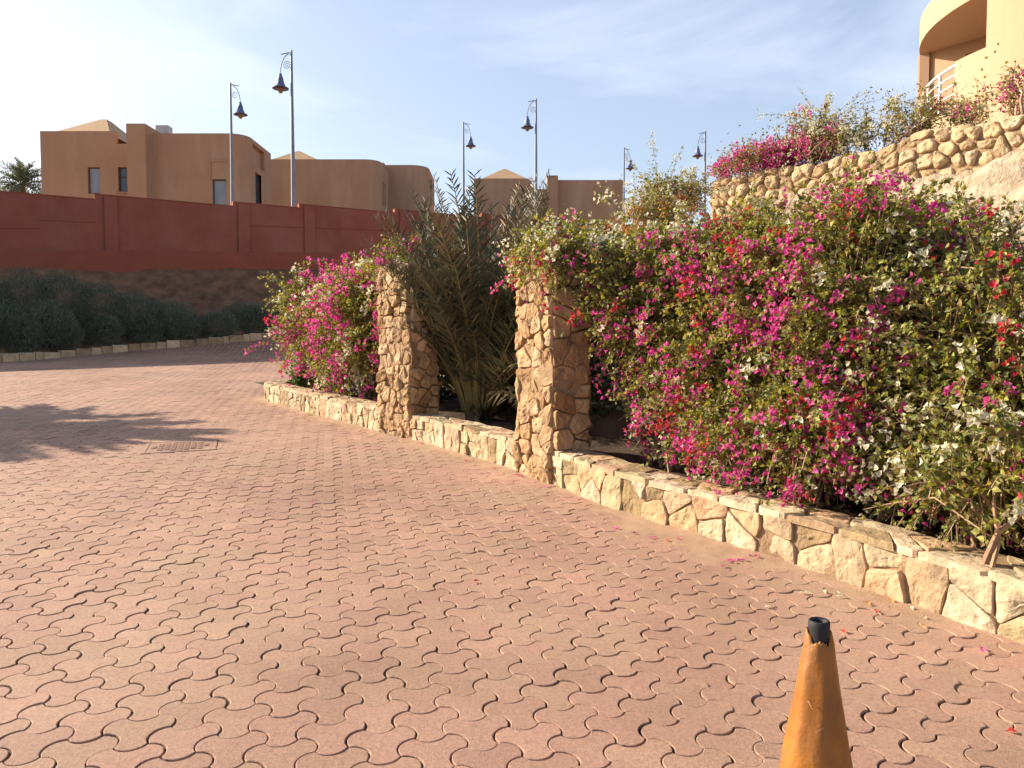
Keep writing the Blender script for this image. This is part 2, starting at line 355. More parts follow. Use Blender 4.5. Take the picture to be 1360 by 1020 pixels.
# pavers: three-lobed interlocking blocks, each a block of its own inside one sheet
def tile_outline(seg, pitch, gap, bulge=0.30):
    R = pitch / math.sqrt(3); out = []
    for k in range(6):
        a0, a1 = math.radians(60*k - 30), math.radians(60*k + 30)
        p0, p1 = np.array([math.cos(a0), math.sin(a0)])*R, np.array([math.cos(a1), math.sin(a1)])*R
        nrm = np.array([math.cos(math.radians(60*k)), math.sin(math.radians(60*k))])
        sg = 1 if k % 2 else -1
        for q in range(seg):
            t = q / seg; out.append(p0*(1-t) + p1*t + nrm*sg*bulge*R*(4*t*(1-t))**0.8)
    o = np.array(out)
    tg = np.roll(o, -1, 0) - np.roll(o, 1, 0); tg = unit(tg); nr = np.stack([tg[:, 1], -tg[:, 0]], -1)
    return o - nr*gap, nr
PITCH_T, ROT = 0.195, math.radians(-16.5)
pav = MB()
a1 = np.array([math.cos(ROT), math.sin(ROT)])*PITCH_T; a2 = np.array([math.cos(ROT+math.pi/3), math.sin(ROT+math.pi/3)])*PITCH_T
ii, jj = np.meshgrid(np.arange(-220, 220), np.arange(-60, 260), indexing='ij')
C = ii[..., None]*a1 + jj[..., None]*a2; C = C.reshape(-1, 2)
C = C[(C[:, 1] > -1.5) & (C[:, 1] < 33) & (C[:, 0] > -24) & (C[:, 0] < 9)]
wx, wy = W(np.linspace(-6, S_END + 3.4, 300), 0.0)
# inside road: on the near side of the wall line and of the kerb
order = np.argsort(wy); wline = np.interp(C[:, 1], wy[order], wx[order])
main = C[:, 1] < wy.max()
kline_y = np.interp(C[:, 0], KXY[:, 0], KXY[:, 1])
keep = (C[:, 1] < kline_y + 0.06) & (~main | (C[:, 0] < wline + 0.12))
ex, ey = W(S_END + 1.0, 0.0)
C = C[keep]
ang = C[:, 0] / np.maximum(C[:, 1], 0.5)
C = C[((ang > -0.76) & (ang < 0.74)) | (C[:, 1] < 4)]
C = C[np.abs(C[:, 0]) < 14 + C[:, 1]*0.4]
for lo, hi, seg in ((-2, 7, 7), (7, 13, 5), (13, 40, 3)):
    c = C[(C[:, 1] >= lo) & (C[:, 1] < hi)]; n = len(c)
    o, nr = tile_outline(seg, PITCH_T, 0.0030)
    R = np.array([[math.cos(ROT), -math.sin(ROT)], [math.sin(ROT), math.cos(ROT)]])
    k = len(o)
    jit = RNG.normal(0, 0.0016, (n, 2)); jr = RNG.normal(0, 0.012, n)
    tilt = RNG.normal(0, 0.010, (n, 2)); dz = RNG.normal(0, 0.0011, n)
    rings = []
    for inset, z in ((0.0, -0.022), (0.0, -0.002), (0.0028, 0.0)):
        oo = (o - nr*inset) @ R.T
        px = c[:, None, 0] + oo[None, :, 0] - jr[:, None]*oo[None, :, 1] + jit[:, :1]
        py = c[:, None, 1] + oo[None, :, 1] + jr[:, None]*oo[None, :, 0] + jit[:, 1:]
        pz = G(c[:, 0], c[:, 1])[:, None] + (py - c[:, None, 1])*0.048 + z + dz[:, None] + tilt[:, :1]*oo[None, :, 0] + tilt[:, 1:]*oo[None, :, 1]
        rings.append(np.stack([px, py, pz], -1))
    V = np.stack(rings, 1).reshape(n, 3*k, 3)
    q = np.arange(k); q2 = (q+1) % k
    fs = np.concatenate([np.stack([r*k+q, r*k+q2, (r+1)*k+q2, (r+1)*k+q], -1) for r in (0, 1)])
    base = (np.arange(n)*3*k)[:, None, None]
    nb = pav.n
    pav.add(V.reshape(-1, 3), (fs[None] + base).reshape(-1, 4))
    top = (2*k + q)[None] + (np.arange(n)*3*k)[:, None]
    pav.f.append((top + nb, 0))
tag(pav.build('paved_road', M['paver']), kind='structure')
print('pavers', len(C))

# wind-blown sand lying over the joints along the foot of the low wall
ss_ = np.linspace(-6, S_END + 0.6, 900); dd_ = np.linspace(-0.75, 0.06, 44)
S_, D_ = np.meshgrid(ss_, dd_, indexing='ij'); sx, sy = W(S_, D_)
nz_ = fbm(np.stack([sx*4, sy*4, sx*0], -1), 4, 71); nb_ = fbm(np.stack([sx*0.9, sy*0.9, sx*0], -1), 2, 75)
hs_ = 0.012*np.exp(D_/0.15)*(1 + 0.5*nb_) - 0.0045 + 0.0028*nz_ + 0.0022*nb_
edge = np.clip((D_ + 0.75)/0.1, 0, 1); hs_ = hs_*edge - 0.012*(1 - edge)
sm_ = MB(); sm_.grid(np.stack([sx, sy, G(sx, sy) + hs_], -1)); tag(sm_.build('sand', M['sand'], smooth=True), kind='structure')

# ---- red boundary wall frame (level panels stepping up to the right)
WD0 = 27.0
WO = at(0, 357, WD0)[:2]; WDIR = np.array([0.866, 0.5]); WNR = np.array([0.5, -0.866])
def wl_pt(t, off, z): return np.array([WO[0] + WDIR[0]*t + WNR[0]*off, WO[1] + WDIR[1]*t + WNR[1]*off, z])
def t_of(px):
    u = (px - 680)/FPX; return (u*WO[1] - WO[0]) / (WDIR[0] - 0.5*u)
def wbase(t): return 1.5 + 0.102*(WO[1] + 0.5*np.asarray(t, float))

# bank between far kerb and red wall
n_t, n_d = 300, 56
bt = np.linspace(2, 42, n_t); bk, _ = kerb_xy(bt)
P = np.zeros((n_t, n_d, 3))
for i in range(n_t):
    k = bk[i]; tw = (k - WO) @ WDIR + (i/n_t - 0.5)*1.5
    w = WO + WDIR*tw
    k2 = k + unit(w - k)*0.22
    zk = float(G(k[0], k[1])) + 0.17
    for j in range(n_d):
        f = j/(n_d-1); p = k2*(1-f) + (w - WNR*0.1)*f
        z = zk + (float(wbase(tw)) + 0.12 - zk)*(0.25*f + 0.75*f**1.6 if f < 1 else 1)
        P[i, j] = (p[0], p[1], z)
nn = fbm(P*np.array([0.9, 0.9, 0.9]), 5, 3)
f = np.linspace(0, 1, n_d); n2 = fbm(P*3.1, 4, 13); P[:, :, 2] += (nn*0.2 + n2*0.09)*np.sin(math.pi*np.clip(f, 0, 1))[None, :]**0.5
P[:, :, 0] += n2*0.05; P[:, :, 1] += np.abs(n2)*0.08*np.sin(math.pi*f)[None, :]
b = MB(); b.grid(P); tag(b.build('bank', M['soil']), kind='structure')

# land behind the red wall
b = MB(); P = np.zeros((40, 14, 3)); tt = np.linspace(-60, 160, 40)
for i, t in enumerate(tt):
    for j in range(14):
        off = -0.25 - (j/13)**2*170; p = wl_pt(t, off, 0); P[i, j] = (p[0], p[1], float(wbase(min(max(t, -8), 40))) + 0.9 + 0.035*min(-off, 60))
b.grid(P); tag(b.build('terrace', M['sand'], smooth=True), kind='structure')

# hill behind the right-hand planting
UPD, UPZ = 6.5, 4.3
def hill_z(s, d):
    x, y = WL(s, d); g0 = G(*WL(s, 0.0))
    zb = g0 + 0.2
    rise = np.clip((d - 1.5)/(UPD - 1.6), 0, 1); rise = rise**0.9
    z = zb + (UPZ - 0.5 - zb)*rise
    z = z + np.where(d > UPD + 0.1, np.clip(0.38 + (d - UPD)*0.24, 0, 2.2), 0)
    fade = np.clip((8.6 - s)/2.2, 0, 1); fade = fade*fade*(3-2*fade)
    low = zb + np.clip(d - 2, 0, 6)*0.12
    return low + (z - low)*fade
sa = np.linspace(-8, 13, 420); da = np.r_[np.linspace(0.3, 8, 180), np.linspace(8.3, 30, 24)]
S_, D_ = np.meshgrid(sa, da, indexing='ij')
hx, hy = WL(S_, D_); curv_x, curv_y = W(S_, D_)
bl = np.clip((2.0 - D_)/1.5, 0, 1); bl[S_ > S_END - 0.6] = 0
hx = hx*(1-bl) + curv_x*bl; hy = hy*(1-bl) + curv_y*bl
hz = hill_z(S_, D_)
rn = np.stack([hx*1.1, hy*1.1, hz*2.6], -1)
amp = np.clip((D_ - 1.6)/1.5, 0, 1)*np.clip((8 - D_)/1.0, 0.15, 1)
r1 = fbm(rn*0.8, 5, 11); r2 = np.abs(vnoise(rn*np.array([0.9, 0.9, 2.4]), 21))
r3 = np.abs(vnoise(np.stack([hx*2.2 + 0.6*hz, hy*2.2, hz*9], -1), 27)); r4 = fbm(np.stack([hx*3, hy*3, hz*12], -1), 3, 29)
hz = hz + amp*(0.16*r1 - 0.18*r2 - 0.2*r3 + 0.05*r4) + 0.03*fbm(rn*2.5, 3, 5)
sel = S_ > S_END - 0.25
hz = np.where(sel & (D_ < 8), np.minimum(hz, G(hx, hy) + 0.15), hz)
mk = np.where(D_[:-1, :-1] < 1.7, 1, 0)
h = MB(); PP = np.stack([hx, hy, hz], -1)
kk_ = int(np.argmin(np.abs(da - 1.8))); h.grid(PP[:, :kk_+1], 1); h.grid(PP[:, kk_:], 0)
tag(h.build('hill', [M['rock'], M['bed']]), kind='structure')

# ------------------------------------------------------------------ stonework
def clip(poly, p, n):
    out = []; m = len(poly); dd = [(q - p) @ n for q in poly]
    for i in range(m):
        a, b_, da_, db = poly[i], poly[(i+1) % m], dd[i], dd[(i+1) % m]
        if da_ <= 0: out.append(a)
        if (da_ < 0 < db) or (db < 0 < da_): out.append(a + (b_ - a)*(da_/(da_ - db)))
    return out

def voronoi(u0, u1, v0, v1, seeds, aniso=1.0):
    sd = np.array(seeds); cells = []
    A = np.array([1.0, aniso])
    sdA = sd*A
    for i, p in enumerate(sdA):
        poly = [np.array(q)*A for q in ((u0, v0), (u1, v0), (u1, v1), (u0, v1))]
        d = np.linalg.norm(sdA - p, axis=1); idx = np.argsort(d)[1:26]
        for j in idx:
            nrm = sdA[j] - p; L = np.linalg.norm(nrm)
            if L < 1e-6: continue
            poly = clip(poly, (p + sdA[j])/2, nrm/L)
            if len(poly) < 3: break
        if len(poly) >= 3: cells.append(np.array(poly)/A)
    return cells

def stone(mb, poly, fmap, gap, bulge, rough, rng, round_=0.5, nseg=3, mat=0, flat=False):
    gap = gap*rng.uniform(0.3, 2.0)
    c = poly.mean(0)
    e1, e2 = np.roll(poly, -1, 0) - poly, poly - np.roll(poly, 1, 0)
    area = 0.5*abs(np.sum(poly[:, 0]*np.roll(poly[:, 1], -1) - poly[:, 1]*np.roll(poly[:, 0], -1)))
    r0 = math.sqrt(max(area, 1e-6)/math.pi)
    if r0 < 0.012: return
    # round the outline (corner cutting), then resample
    q = poly
    for _ in range(2):
        nx = np.roll(q, -1, 0); w = 0.25*round_ + 0.03
        q = np.stack([q*(1-w) + nx*w, q*w + nx*(1-w)], 1).reshape(-1, 2)
    L = np.linalg.norm(np.roll(q, -1, 0) - q, axis=1); cl = np.r_[0, np.cumsum(L)]; n = 28
    tt = np.linspace(0, cl[-1], n, endpoint=False); qq = np.vstack([q, q[:1]])
    o = np.stack([np.interp(tt, cl, qq[:, 0]), np.interp(tt, cl, qq[:, 1])], -1)
    vec = o - c; ln = np.linalg.norm(vec, axis=1, keepdims=True)
    o = c + vec*np.clip(1 - gap/np.maximum(ln, 1e-4), 0.4, 1)
    sd = rng.integers(0, 9999); off = rng.normal(0, rough*0.5); tl = rng.normal(0, rough*1.2/r0*0.35, 2)
    rings = []
    for sc, h in (((1.0, -0.03), (0.985, bulge*0.6), (0.95, bulge*0.92), (0.8, bulge), (0.6, bulge), (0.4, bulge), (0.2, bulge)) if flat else ((1.0, -0.03), (0.975, bulge*0.4), (0.9, bulge*0.72), (0.75, bulge*0.9), (0.55, bulge*0.97), (0.35, bulge), (0.17, bulge))):
        p = c + (o - c)*sc
        nzv = fbm(np.c_[p*(11 if flat else 9), np.full(n, sd*0.37)], 4, 5)
        hh = h + (0 if h < 0 else off + nzv*rough + (p - c) @ tl)
        if h >= 0: p = p + (vnoise(np.c_[p*14, np.full(n, sd*0.7)], 8)*r0*0.06)[:, None]*unit(o - c)
        rings.append(np.c_[p, np.broadcast_to(hh, (n,))])
    cen = np.array([[c[0], c[1], bulge + off + rng.normal(0, rough*0.3)]])
    V = np.concatenate(rings + [cen]); V = fmap(V)
    i = np.arange(n); i2 = (i+1) % n
    mb.add(V, np.concatenate([np.stack([r*n+i, r*n+i2, (r+1)*n+i2, (r+1)*n+i], -1) for r in range(6)]), mat)
    mb.f.append((np.stack([6*n+i, 6*n+i2, np.full(n, 7*n)], -1) + mb.n - len(V), mat))

def rows_seeds(u0, u1, v0, v1, cw, ch, rng, jit=0.28):
    out = []; nr = max(1, round((v1-v0)/ch))
    for r in range(nr):
        v = v0 + (r + 0.5)*(v1-v0)/nr; u = u0 + rng.uniform(0.1, 0.6)*cw
        while u < u1:
            out.append((u, v + rng.normal(0, jit*ch*0.6))); u += cw*rng.uniform(0.65, 1.45)
    return out

LW_H, LW_T = 0.29, 0.34
def low_wall(s0, s1, label, end=False, seed=1, cw=0.17):
    rng = np.random.default_rng(seed); mid = wall_pt((s0+s1)/2, LW_T/2, 0)
    root = thing('low_stone_wall', label, 'wall', mid, 'low stone walls edging the planting bed')
    # core
    core = MB(); ss = np.arange(s0, s1 + 0.05, 0.1); ss[-1] = s1
    prof = [(-0.007, -0.08), (-0.003, LW_H - 0.016), (LW_T - 0.012, LW_H - 0.008), (LW_T, -0.2)]
    P = np.stack([wall_pt(ss, d, h_) for d, h_ in prof], 1)
    P[:, 1:3, 2] += (0.006*fbm(np.c_[ss*8, ss*0, ss*0+seed], 2, 2))[:, None]
    core.grid(P)
    core.poly(P[0][::-1]); core.poly(P[-1])
    core.build('mortar_core', M['mortar'], root)
    # face stones
    fc = MB(); seeds = []
    u = s0 + 0.04
    while u < s1:
        w = rng.uniform(0.6, 1.6)*cw
        if rng.random() < 0.5: seeds.append((u + w/2, LW_H*rng.uniform(0.38, 0.55)))
        else:
            seeds.append((u + w*rng.uniform(0.35, 0.65), LW_H*rng.uniform(0.18, 0.3))); seeds.append((u + w*rng.uniform(0.35, 0.65), LW_H*rng.uniform(0.65, 0.85)))
        if rng.random() < 0.25: seeds.append((u + w, LW_H*rng.uniform(0.8, 0.95)))
        u += w
    fm = lambda V: wall_pt(V[:, 0], -V[:, 2] - 0.0, V[:, 1]) + 0
    for c in voronoi(s0, s1, -0.03, LW_H - 0.03, seeds, 0.8):
        stone(fc, c, fm, 0.004, 0.024, 0.013, rng, 0.14, flat=True)
    fc.build('face_stones', M['flag'], root)
    # thin coping slabs along the top
    cp = MB(); seeds = rows_seeds(s0, s1, 0.0, LW_T, 0.26, 0.14, rng, 0.75)
    fm2 = lambda V: wall_pt(V[:, 0], V[:, 1] - 0.03, LW_H - 0.012 + V[:, 2])
    for c in voronoi(s0, s1, 0.0, LW_T, seeds, 1.3):
        stone(cp, c, fm2, 0.007, 0.009, 0.008, rng, 0.14, flat=True)
    cp.build('coping_stones', M['flag'], root)
    return root
low_wall(-6.0, P2R + 0.02, 'long low wall of cream flagstones running from the tall pillar past the orange cone', seed=3, cw=0.2)
low_wall(P2L - 0.02, P1R + 0.02, 'short low stone wall in front of the palm, between the two pillars', seed=5, cw=0.18)
low_wall(P1L - 0.02, S_END + 3.2, 'low stone wall curving round the far bed in front of the pink bush', seed=8, cw=0.17)

def pillar(s0, s1, H, label, seed):
    rng = np.random.default_rng(seed); sm = (s0+s1)/2
    root = thing('stone_pillar', label, 'pillar', wall_pt(sm, 0.2, 0), 'rubble pillars in the low wall')
    d0_, d1_ = -0.03, 0.33
    A = [wall_pt(s_, d_, 0) for s_, d_ in ((s0, d0_), (s1, d0_), (s1, d1_), (s0, d1_))]
    A = np.array(A); zb = A[:, 2].min() - 0.06
    core = MB(); ins = A.mean(0) + (A - A.mean(0))*0.985
    V = np.concatenate([np.c_[ins[:, :2], np.full(4, zb)], np.c_[ins[:, :2], np.full(4, A[0, 2] + H - 0.05)]])
    core.add(V, [(0,1,2,3)[::-1], (4,5,6,7), (0,4,5,1), (1,5,6,2), (2,6,7,3), (3,7,4,0)])
    core.build('mortar_core', M['mortar'], root)
    st = MB()
    zt = A[0, 2] + H
    def face(p, q, outn, cw, ch):
        L = np.linalg.norm(q[:2] - p[:2]); t = unit((q - p)[:2]); on = unit(outn)
        def fm(V):
            # slight batter and waviness so that no face is dead plane
            sw = 0.02*np.sin(V[:, 1]*5 + seed)
            return np.c_[p[0] + t[0]*V[:, 0] + on[0]*(V[:, 2] + sw), p[1] + t[1]*V[:, 0] + on[1]*(V[:, 2] + sw), zb + V[:, 1]]
        seeds = rows_seeds(0, L, 0, zt - zb, cw, ch, rng, 0.5)
        for c in voronoi(0, L, 0, zt - zb, seeds, 1.0): stone(st, c, fm, 0.006, 0.026, 0.02, rng, 0.4, flat=True)
    front = -np.array(W(sm, 1.0)) + np.array(W(sm, 0.0)); along = np.array(W(s1, 0.0)) - np.array(W(s0, 0.0))
    face(A[0], A[1], front, 0.17, 0.15); face(A[3], A[0], -along, 0.16, 0.13); face(A[1], A[2], along, 0.2, 0.17); face(A[2], A[3], -front, 0.2, 0.2)
    fm = lambda V: np.c_[V[:, :2], zt - 0.06 + V[:, 2]]
    c2 = A[:, :2].mean(0)
    ax = unit(along); ay = -unit(front); Lx = np.linalg.norm(A[1, :2]-A[0, :2]); Ly = np.linalg.norm(A[3, :2]-A[0, :2])
    fm = lambda V: np.c_[A[0, 0] + ax[0]*V[:, 0] + ay[0]*V[:, 1], A[0, 1] + ax[1]*V[:, 0] + ay[1]*V[:, 1], zt - 0.05 + V[:, 2]]
    for c in voronoi(0, Lx, 0, Ly, rows_seeds(0, Lx, 0, Ly, 0.22, 0.2, rng), 1.0): stone(st, c, fm, 0.01, 0.05, 0.02, rng, 0.7)
    st.build('rubble_stones', M['rubble'], root, smooth=False)
    return root
pillar(P2R, P2L, 2.05, 'nearer rubble stone pillar, its top buried in white bougainvillea', 31)
pillar(P1R, P1L, 2.05, 'farther rubble stone pillar between the pink bush and the palm', 37)

# upper retaining wall of round field stones
def upper_wall():
    rng = np.random.default_rng(77); s0, s1 = -7.0, 7.45; H = 0.62
    x, y = WL(1.0, UPD); root = thing('upper_retaining_wall', 'upper wall of big rounded pale boulders along the hill below the villa', 'wall', (x, y, UPZ - 0.5))
    def top(s): return UPZ + 0.05*np.sin(s*2.1) + 0.03*np.sin(s*5.3)
    core = MB(); ss = np.linspace(s0, s1, 80)
    P = []
    for d_, fz in ((UPD, 0), (UPD + 0.0, 1), (UPD + 0.4, 1), (UPD + 0.42, 0)):
        xx, yy = WL(ss, d_); P.append(np.stack([xx, yy, np.where(fz, top(ss) - 0.06, UPZ - 0.95)], -1))
    P = np.stack(P, 1); core.grid(P); core.poly(P[0][::-1]); core.poly(P[-1]); core.build('mortar_core', M['mortar'], root)
    st = MB()
    def fm(V):
        xx, yy = WL(V[:, 0], UPD + 0.02 - V[:, 2]); return np.c_[xx, yy, top(V[:, 0]) - H + V[:, 1]]
    for c in voronoi(s0, s1, -0.25, H, rows_seeds(s0, s1, -0.25, H, 0.23, 0.185, rng, 0.4), 1.0): stone(st, c, fm, 0.009, 0.065, 0.025, rng, 0.8)
    def fm2(V):
        xx, yy = WL(V[:, 0], UPD + V[:, 1]); return np.c_[xx, yy, top(V[:, 0]) - 0.07 + V[:, 2]]
    for c in voronoi(s0, s1, -0.02, 0.4, rows_seeds(s0, s1, -0.02, 0.4, 0.26, 0.2, rng, 0.3), 1.0): stone(st, c, fm2, 0.012, 0.07, 0.02, rng, 0.7)
    L = 0.44
    xe, ye = WL(s1, UPD); x2, y2 = WL(s1, UPD + L); xo, yo = WL(s1 + 1, UPD)
    tv = np.array([x2 - xe, y2 - ye])/L; ov = np.array([xo - xe, yo - ye])
    fm3 = lambda V: np.c_[xe + tv[0]*V[:, 0] + ov[0]*(V[:, 2] - 0.01), ye + tv[1]*V[:, 0] + ov[1]*(V[:, 2] - 0.01), UPZ - H + V[:, 1]]
    for c in voronoi(0, L, -0.25, H, rows_seeds(0, L, -0.25, H, 0.25, 0.2, rng, 0.3), 1.0): stone(st, c, fm3, 0.012, 0.07, 0.02, rng, 0.8)
    st.build('boulders', M['field'], root)
upper_wall()

# far kerb of stone blocks
kb = MB(); rng = np.random.default_rng(4)
kroot = thing('stone_kerb', 'low kerb of pale stone blocks in shade along the far road edge', 'kerb', (*kerb_xy(np.array([16.0]))[0][0], 1.0))
t = 1.0
while t < 42:
    L = rng.uniform(0.2, 0.5); a, b2 = kerb_xy(np.array([t + 0.012, t + L - 0.012]))[0]
    dv = unit(b2 - a); nv = np.array([-dv[1], dv[0]]); m = (a + b2)/2 + nv*0.11
    hh = 0.21 + rng.normal(0, 0.012); zz = float(G(m[0], m[1]))
    kb.obox((m[0] + nv[0]*rng.normal(0, .008), m[1], zz + hh/2 - 0.04), np.r_[dv*np.linalg.norm(b2-a)/2, 0], np.r_[nv*0.11, 0], (0, 0, hh/2 + 0.04)); t += L
kerb_o = kb.build('kerb_blocks', M['kerb'], kroot)
bv = kerb_o.modifiers.new('bevel', 'BEVEL'); bv.width = 0.018; bv.segments = 2
kb = MB(); ss = np.linspace(1, 42, 90); kk = kerb_xy(ss)[0]; dv = unit(np.gradient(kk, axis=0)); nv = np.c_[-dv[:, 1], dv[:, 0]]
zz = G(kk[:, 0], kk[:, 1])
kb.grid(np.stack([np.c_[kk + nv*0.02, zz - 0.05], np.c_[kk + nv*0.02, zz + 0.15], np.c_[kk + nv*0.2, zz + 0.15], np.c_[kk + nv*0.2, zz - 0.05]], 1))
kb.build('mortar_bed', M['mortar'], kroot)

# ------------------------------------------------------------------ red boundary wall
def red_wall():
    steps = [(-14.0, 6.9), (t_of(131), 7.09), (t_of(313), 7.26), (t_of(400), 7.42), (t_of(526), 7.58), (t_of(640), 7.75), (t_of(760), 7.9)]
    ends = [s[0] for s in steps[1:]] + [t_of(760) + 14]
    root = thing('boundary_wall', 'long red rendered boundary wall stepping up to the right above the bank', 'wall', wl_pt(5, 0, 4.5))
    for (t0, zt), t1 in zip(steps, ends):
        if t1 > t0:
            p = MB(); c = wl_pt((t0+t1)/2, -0.13, 0); zb = 2.6
            p.obox((c[0], c[1], (zt+zb)/2), np.r_[WDIR*(t1-t0)/2, 0], np.r_[WNR*0.12, 0], (0, 0, (zt-zb)/2)); p.build('wall_panel', M['redwall'], root)
            cp = MB(); cp.obox((c[0], c[1], zt + 0.02), np.r_[WDIR*((t1-t0)/2 - 0.004), 0], np.r_[WNR*0.135, 0], (0, 0, 0.018)); cp.build('wall_cap', M['redband'], root)
    for px in (-55, 142, 318, 405, 531, 645, 765):
        t0 = t_of(px); zt = [z for s_, z in steps if s_ <= t0 + 0.05][-1]
        p = MB(); c = wl_pt(t0 + 0.26, 0.02, 0); p.obox((c[0], c[1], (zt - 0.06 + 2.6)/2), np.r_[WDIR*0.22, 0], np.r_[WNR*0.045, 0], (0, 0, (zt - 0.06 - 2.6)/2)); p.build('pilaster', M['redwall'], root)
    for px0, px1, y0, y1 in ((-60, 57, 301.5, 303), (57, 131, 292, 295), (328, 404, 299, 302), (404, 530, 302, 306)):
        ta, tb = t_of(px0), t_of(px1); p = MB()
        a = wl_pt(ta, 0.0, 0); b_ = wl_pt(tb, 0.0, 0)
        za, zb = at(px0, y0, a[1])[2], at(px1, y1, b_[1])[2]
        c = (a + b_)/2; p.obox((c[0], c[1], (za+zb)/2), np.r_[(b_ - a)[:2]/2, (zb-za)/2], np.r_[WNR*0.012, 0], (0, 0, 0.018)); p.build('plaster_line', M['redband'], root)
    p = MB()
    tt = np.linspace(-14, t_of(760) + 14, 40)
    P = np.array([[wl_pt(t, 0.005, 0)*[1,1,0] + [0,0,wbase(t)-0.5], wl_pt(t, 0.1, 0)*[1,1,0] + [0,0,wbase(t)-0.5], wl_pt(t, 0.1, 0)*[1,1,0] + [0,0,wbase(t)+0.6], wl_pt(t, 0.06, 0)*[1,1,0] + [0,0,wbase(t)+0.64], wl_pt(t, 0.005, 0)*[1,1,0] + [0,0,wbase(t)+0.645]] for t in tt])
    p.grid(P); p.build('plinth', M['redband'], root)
red_wall()

# ------------------------------------------------------------------ rendered houses
def strip(mb, path, z0, z1, holes=(), depth=0.25, mat=0):
    """wall surface over a footprint polyline (outside on the right of travel), with openings (u0,u1,v0,v1)"""
    path = np.asarray(path, float); L = np.r_[0, np.cumsum(np.linalg.norm(np.diff(path, axis=0), axis=1))]
    us = sorted(set(np.round(np.r_[L, [h_[0] for h_ in holes], [h_[1] for h_ in holes]], 5))); us = [u for u in us if 0 <= u <= L[-1] + 1e-4]
    vs = sorted(set(np.round(np.r_[z0, z1, [h_[2] for h_ in holes], [h_[3] for h_ in holes]], 5)))
    def P(u, v, d=0.0):
        x, y = np.interp(u, L, path[:, 0]), np.interp(u, L, path[:, 1])
        k = min(max(np.searchsorted(L, u - 1e-6) - 1, 0), len(path)-2); tg = unit(path[k+1] - path[k])
        return (x - tg[1]*d, y + tg[0]*d, v)
    for i in range(len(us)-1):
        for j in range(len(vs)-1):
            um, vm = (us[i]+us[i+1])/2, (vs[j]+vs[j+1])/2
            if any(h_[0] < um < h_[1] and h_[2] < vm < h_[3] for h_ in holes): continue
            mb.add([P(us[i], vs[j]), P(us[i+1], vs[j]), P(us[i+1], vs[j+1]), P(us[i], vs[j+1])], [(0,1,2,3)], mat)
    for (u0, u1, v0, v1) in holes:
        inner = [u for u in us if u0 - 1e-5 <= u <= u1 + 1e-5]
        for a, b_ in zip(inner[:-1], inner[1:]):
            for v in (v0, v1): mb.add([P(a, v), P(b_, v), P(b_, v, depth), P(a, v, depth)], [(0,1,2,3)], mat)
        for u in (u0, u1):
            if any(h_[0] <= u <= h_[1] and h_ != (u0, u1, v0, v1) for h_ in holes): continue
            mb.add([P(u, v0), P(u, v1), P(u, v1, depth), P(u, v0, depth)], [(0,1,2,3)], mat)
    return P

def rnd_rect(x0, x1, y0, y1, r):
    """front-left -> front-right (rounded) -> back right -> back left, closed; outside on the right of travel"""
    pts = [(x0, y0)]
    for k in range(7):
        a = -math.pi/2 + k*math.pi/12; pts.append((x1 - r + r*math.cos(a), y0 + r + r*math.sin(a)))
    return pts + [(x1, y1), (x0, y1), (x0, y0)]

def block(root, x0, x1, y0, y1, z0, z1, r=0.05, holes=(), name='wall', mat='ochre', lip=0.3):
    mb = MB(); path = rnd_rect(x0, x1, y0, y1, r); P = strip(mb, path, z0, z1, holes)
    top = [(x, y, z1 - lip) for x, y in path[:-1]]; mb.poly(top)
    inn = np.array(path[:-1]); c = inn.mean(0); inn2 = c + (inn - c)*(1 - 0.25/ max(abs(x1-x0), abs(y1-y0)))
    n = len(inn); o3 = np.c_[inn, np.full(n, z1)]; i3 = np.c_[inn2, np.full(n, z1)]; l3 = np.c_[inn2, np.full(n, z1 - lip)]
    k = np.arange(n); k2 = (k+1) % n
    mb.add(np.concatenate([o3, i3, l3]), np.concatenate([np.stack([k, k2, n+k2, n+k], -1), np.stack([n+k, n+k2, 2*n+k2, 2*n+k], -1)]))
    mb.build(name, M[mat], root); return P

def window(root, P, hole, glass='glass', depth=0.2, mull=True, sill=False):
    u0, u1, v0, v1 = hole
    w = MB(); fw = 0.06
    def bar(a, b_, c, d_):
        q = [P(a, c, depth), P(b_, c, depth), P(b_, d_, depth), P(a, d_, depth)]; q2 = [P(a, c, depth-0.06), P(b_, c, depth-0.06), P(b_, d_, depth-0.06), P(a, d_, depth-0.06)]
        w.add(q + q2, [(0,1,2,3), (4,5,6,7), (0,1,5,4), (1,2,6,5), (2,3,7,6), (3,0,4,7)])
    bar(u0, u0+fw, v0, v1); bar(u1-fw, u1, v0, v1); bar(u0+fw, u1-fw, v0, v0+fw); bar(u0+fw, u1-fw, v1-fw, v1)
    if mull: m = v0 + (v1-v0)*0.62; bar(u0+fw, u1-fw, m-0.03, m+0.03)
    wo_ = w.build('window', M['frame'], root)
    g_ = MB(); g_.add([P(u0+0.02, v0+0.02, depth-0.015), P(u1-0.02, v0+0.02, depth-0.015), P(u1-0.02, v1-0.02, depth-0.015), P(u0+0.02, v1-0.02, depth-0.015)], [(0,1,2,3)])
    g_.build('pane', M[glass], wo_)
    if sill:
        s_ = MB(); a, b_ = P(u0-0.15, v0-0.07, -0.1), P(u1+0.15, v0-0.07, -0.1); c, d_ = P(u1+0.15, v0-0.07, -0.002), P(u0-0.15, v0-0.07, -0.002)
        q = [a, b_, c, d_]; s_.add(q + [(x, y, z + 0.07) for x, y, z in q], [(0,1,2,3), (4,5,6,7), (0,1,5,4), (1,2,6,5), (2,3,7,6), (3,0,4,7)]); s_.build('sill', M['ochre'], wo_)

